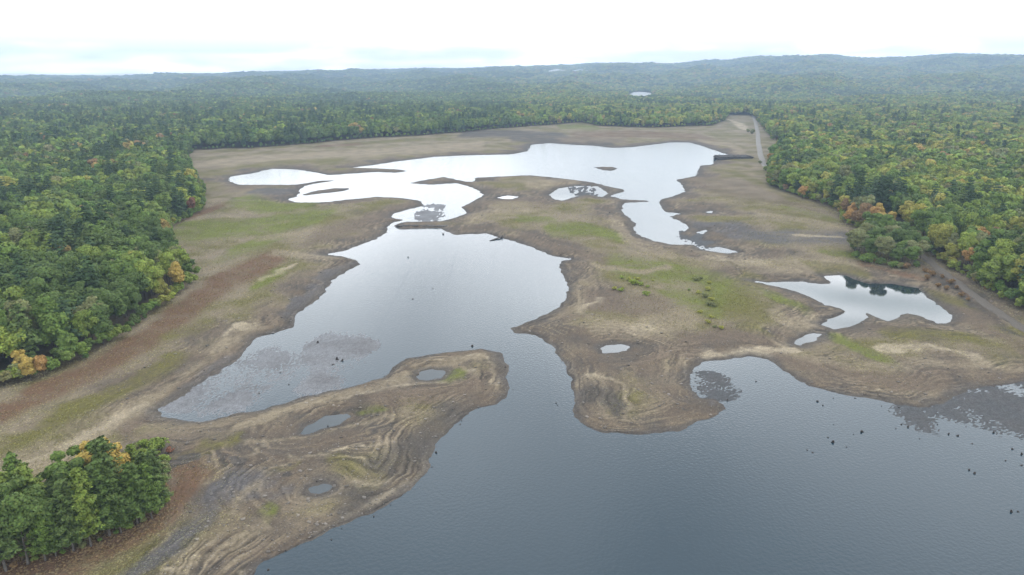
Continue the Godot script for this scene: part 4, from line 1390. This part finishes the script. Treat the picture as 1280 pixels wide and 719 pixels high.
func stumps() -> void:
	var wood := StandardMaterial3D.new()
	wood.resource_name = "drowned_wood"
	wood.albedo_color = Color(0.040, 0.033, 0.028).linear_to_srgb()
	wood.roughness = 0.85
	var protos: Array[Node3D] = []
	for k in 5:
		var g := RandomNumberGenerator.new()
		g.seed = 900 + k
		var root := Node3D.new()
		var st := SurfaceTool.new()
		st.begin(Mesh.PRIMITIVE_TRIANGLES)
		var tip := Vector3(g.randf_range(-0.12, 0.12), g.randf_range(0.32, 0.75), g.randf_range(-0.12, 0.12))
		tube(st, Vector3(0, -0.5, 0), Vector3(0, 0.1, 0), 0.34, 0.25, 9)
		tube(st, Vector3(0, 0.1, 0), tip, 0.25, 0.20, 9)
		for i in 9:
			var a := TAU * i / 9.0
			var b := TAU * (i + 1) / 9.0
			for v in [tip + Vector3(0, -0.05, 0), tip + Vector3(cos(a), g.randf_range(0.0, 0.5), sin(a)) * 0.20, tip + Vector3(cos(b), g.randf_range(0.0, 0.5), sin(b)) * 0.20]:
				st.set_normal(Vector3.UP)
				st.add_vertex(v)
		part(root, "stub", st.commit(), wood)
		for i in 5 + k % 3:
			var a := g.randf() * TAU
			var s2 := SurfaceTool.new()
			s2.begin(Mesh.PRIMITIVE_TRIANGLES)
			var far_ := g.randf_range(0.45, 0.75)
			var mid := Vector3(cos(a) * far_ * 0.5, g.randf_range(0.05, 0.22), sin(a) * far_ * 0.5)
			tube(s2, Vector3(0, 0.12, 0), mid, 0.13, 0.09, 6)
			tube(s2, mid, Vector3(cos(a + 0.3) * far_, -0.3, sin(a + 0.3) * far_), 0.09, 0.04, 6)
			part(root, "root", s2.commit(), wood)
		protos.append(root)
	for i in range(0, STUMPS.size(), 3):
		var o: Node3D = protos[rng.randi() % 5].duplicate()
		o.name = numbered("tree_stump")
		var x := STUMPS[i]
		var d := STUMPS[i + 1]
		var s := STUMPS[i + 2] * 0.62
		var h := height_at(x, d)
		o.position = Vector3(x, maxf(h, -0.08), -d)
		o.rotation.y = rng.randf() * TAU
		o.scale = Vector3(s * rng.randf_range(0.8, 1.3), s * rng.randf_range(0.45, 0.9), s)
		var big := s > 0.88
		var wet := h < 0.0
		var where := "on the open water of the lower lake" if wet and d < 300.0 else "in the still middle reach of the lake" if wet else "on the bare mud at the lake edge"
		o.set_meta("label", "%s black drowned tree stump with roots %s" % ["large" if big else "small", where])
		o.set_meta("category", "stump")
		o.set_meta("group", "%s drowned stumps %s" % ["large" if big else "small", where])
		add_child(o)


func bushes() -> void:
	var shapes: Array[ArrayMesh] = []
	for k in 4:
		shapes.append(broadleaf_crown(950 + k, 0.62, 0.5, -0.1, 9, 700, 0.035))
	var st := SurfaceTool.new()
	st.begin(Mesh.PRIMITIVE_TRIANGLES)
	for k in 6:
		var a := k * TAU / 6.0
		tube(st, Vector3(0, -0.08, 0), Vector3(cos(a) * 0.25, 0.35, sin(a) * 0.25), 0.02, 0.008, 5)
	var stems := st.commit()
	var sets := [
		[GREEN_BUSHES, ["bright green", "yellowish green"], "growing in the bright patch on the grassy point", "bushes of the bright patch", 0.75],
		[OLIVE_BUSHES, ["mid green", "yellowish green", "greyish green"], "in the ragged line across the grassy point", "bushes of the ragged line", 0.7],
		[GROVE_BUSHES, ["deep green", "mid green", "greyish green", "rusty brown"], "under the pines of the shore grove", "bushes under the shore grove", 0.85],
		[THICKET_BUSHES, ["deep green", "dark green", "greyish green", "rusty brown"], "along the foot of the dense thicket", "bushes along the thicket", 0.86],
		[SHRUBS, ["mid green", "greyish green", "dull red"], "", "scattered shrubs", 0.95]]
	for s in sets:
		var p: Array[float] = s[0]
		for i in range(0, p.size(), 3):
			var tone: Array = s[1]
			var c: String = tone[rng.randi() % tone.size()]
			if s[4] > 0.9:
				c = "dull red" if i == 0 else "rusty brown" if p[i] > 0.0 and p[i + 1] < 500.0 else tone[rng.randi() % 2]
			var where: String = s[2]
			if where == "":
				where = "beside the shore grove" if p[i + 1] < 240.0 else "between the pond and the gravel track" if p[i + 1] < 500.0 else "beside the straight gravel road" if p[i] > 0.0 else "on the pale upper shore"
			var t := thing("bush", "%s %s bush %s" % ["low" if s[4] < 0.9 else "rounded", c, where], "bush", Vector3(p[i], height_at(p[i], p[i + 1]) - 0.05, -p[i + 1]), rng.randf() * TAU, "%s, %s %s" % [s[3], c, where])
			part(t, "stems", stems, bark)
			part(t, "foliage", shapes[rng.randi() % 4], foliage_mats[c])
			var w := p[i + 2] * 1.15 * rng.randf_range(0.7, 1.2)
			t.scale = Vector3(w, w * s[4], w)


func house(called: String, label: String, x: float, d: float, size: Vector3, pitch: float, turn: float, wall: Material, roof: Material, wins: int) -> void:
	var t := thing(called, label, "building", Vector3(x, hill(x, d) - 0.5, -d), turn)
	var bm := BoxMesh.new()
	bm.size = size
	var o := part(t, "wall", bm, wall)
	o.position.y = size.y * 0.5
	var pm := PrismMesh.new()
	pm.size = Vector3(size.x + 1.0, pitch, size.z + 1.0)
	var q := part(t, "roof", pm, roof)
	q.position.y = size.y + pitch * 0.5
	var glass := StandardMaterial3D.new()
	glass.albedo_color = Color(0.16, 0.18, 0.2)
	glass.roughness = 0.2
	var wm := BoxMesh.new()
	wm.size = Vector3(size.x * 0.5 / wins, size.y * 0.35, 0.3)
	for k in wins:
		var w := part(t, "window", wm, glass)
		w.position = Vector3(((k + 0.5) / wins - 0.5) * size.x, size.y * 0.55, size.z * 0.5 + 0.05)


func buildings() -> void:
	var white := StandardMaterial3D.new()
	white.resource_name = "pale_wall"
	white.albedo_color = Color(0.72, 0.73, 0.74).linear_to_srgb()
	white.roughness = 0.8
	var metal := StandardMaterial3D.new()
	metal.resource_name = "pale_roof"
	metal.albedo_color = Color(0.78, 0.80, 0.82).linear_to_srgb()
	metal.roughness = 0.5
	house("warehouse", "long pale warehouse with white roof on the hazy hillside clearing", 365.0, 6190.0, Vector3(125, 14, 70), 12.0, 0.1, white, metal, 10)
	house("warehouse", "lower pale works building east of the long white warehouse", 560.0, 6260.0, Vector3(120, 10, 60), 8.0, -0.05, white, metal, 10)
	house("farmhouse", "small white house in a gap of the hillside forest", 245.0, 4950.0, Vector3(20, 9, 14), 7.0, 0.3, white, metal, 4)
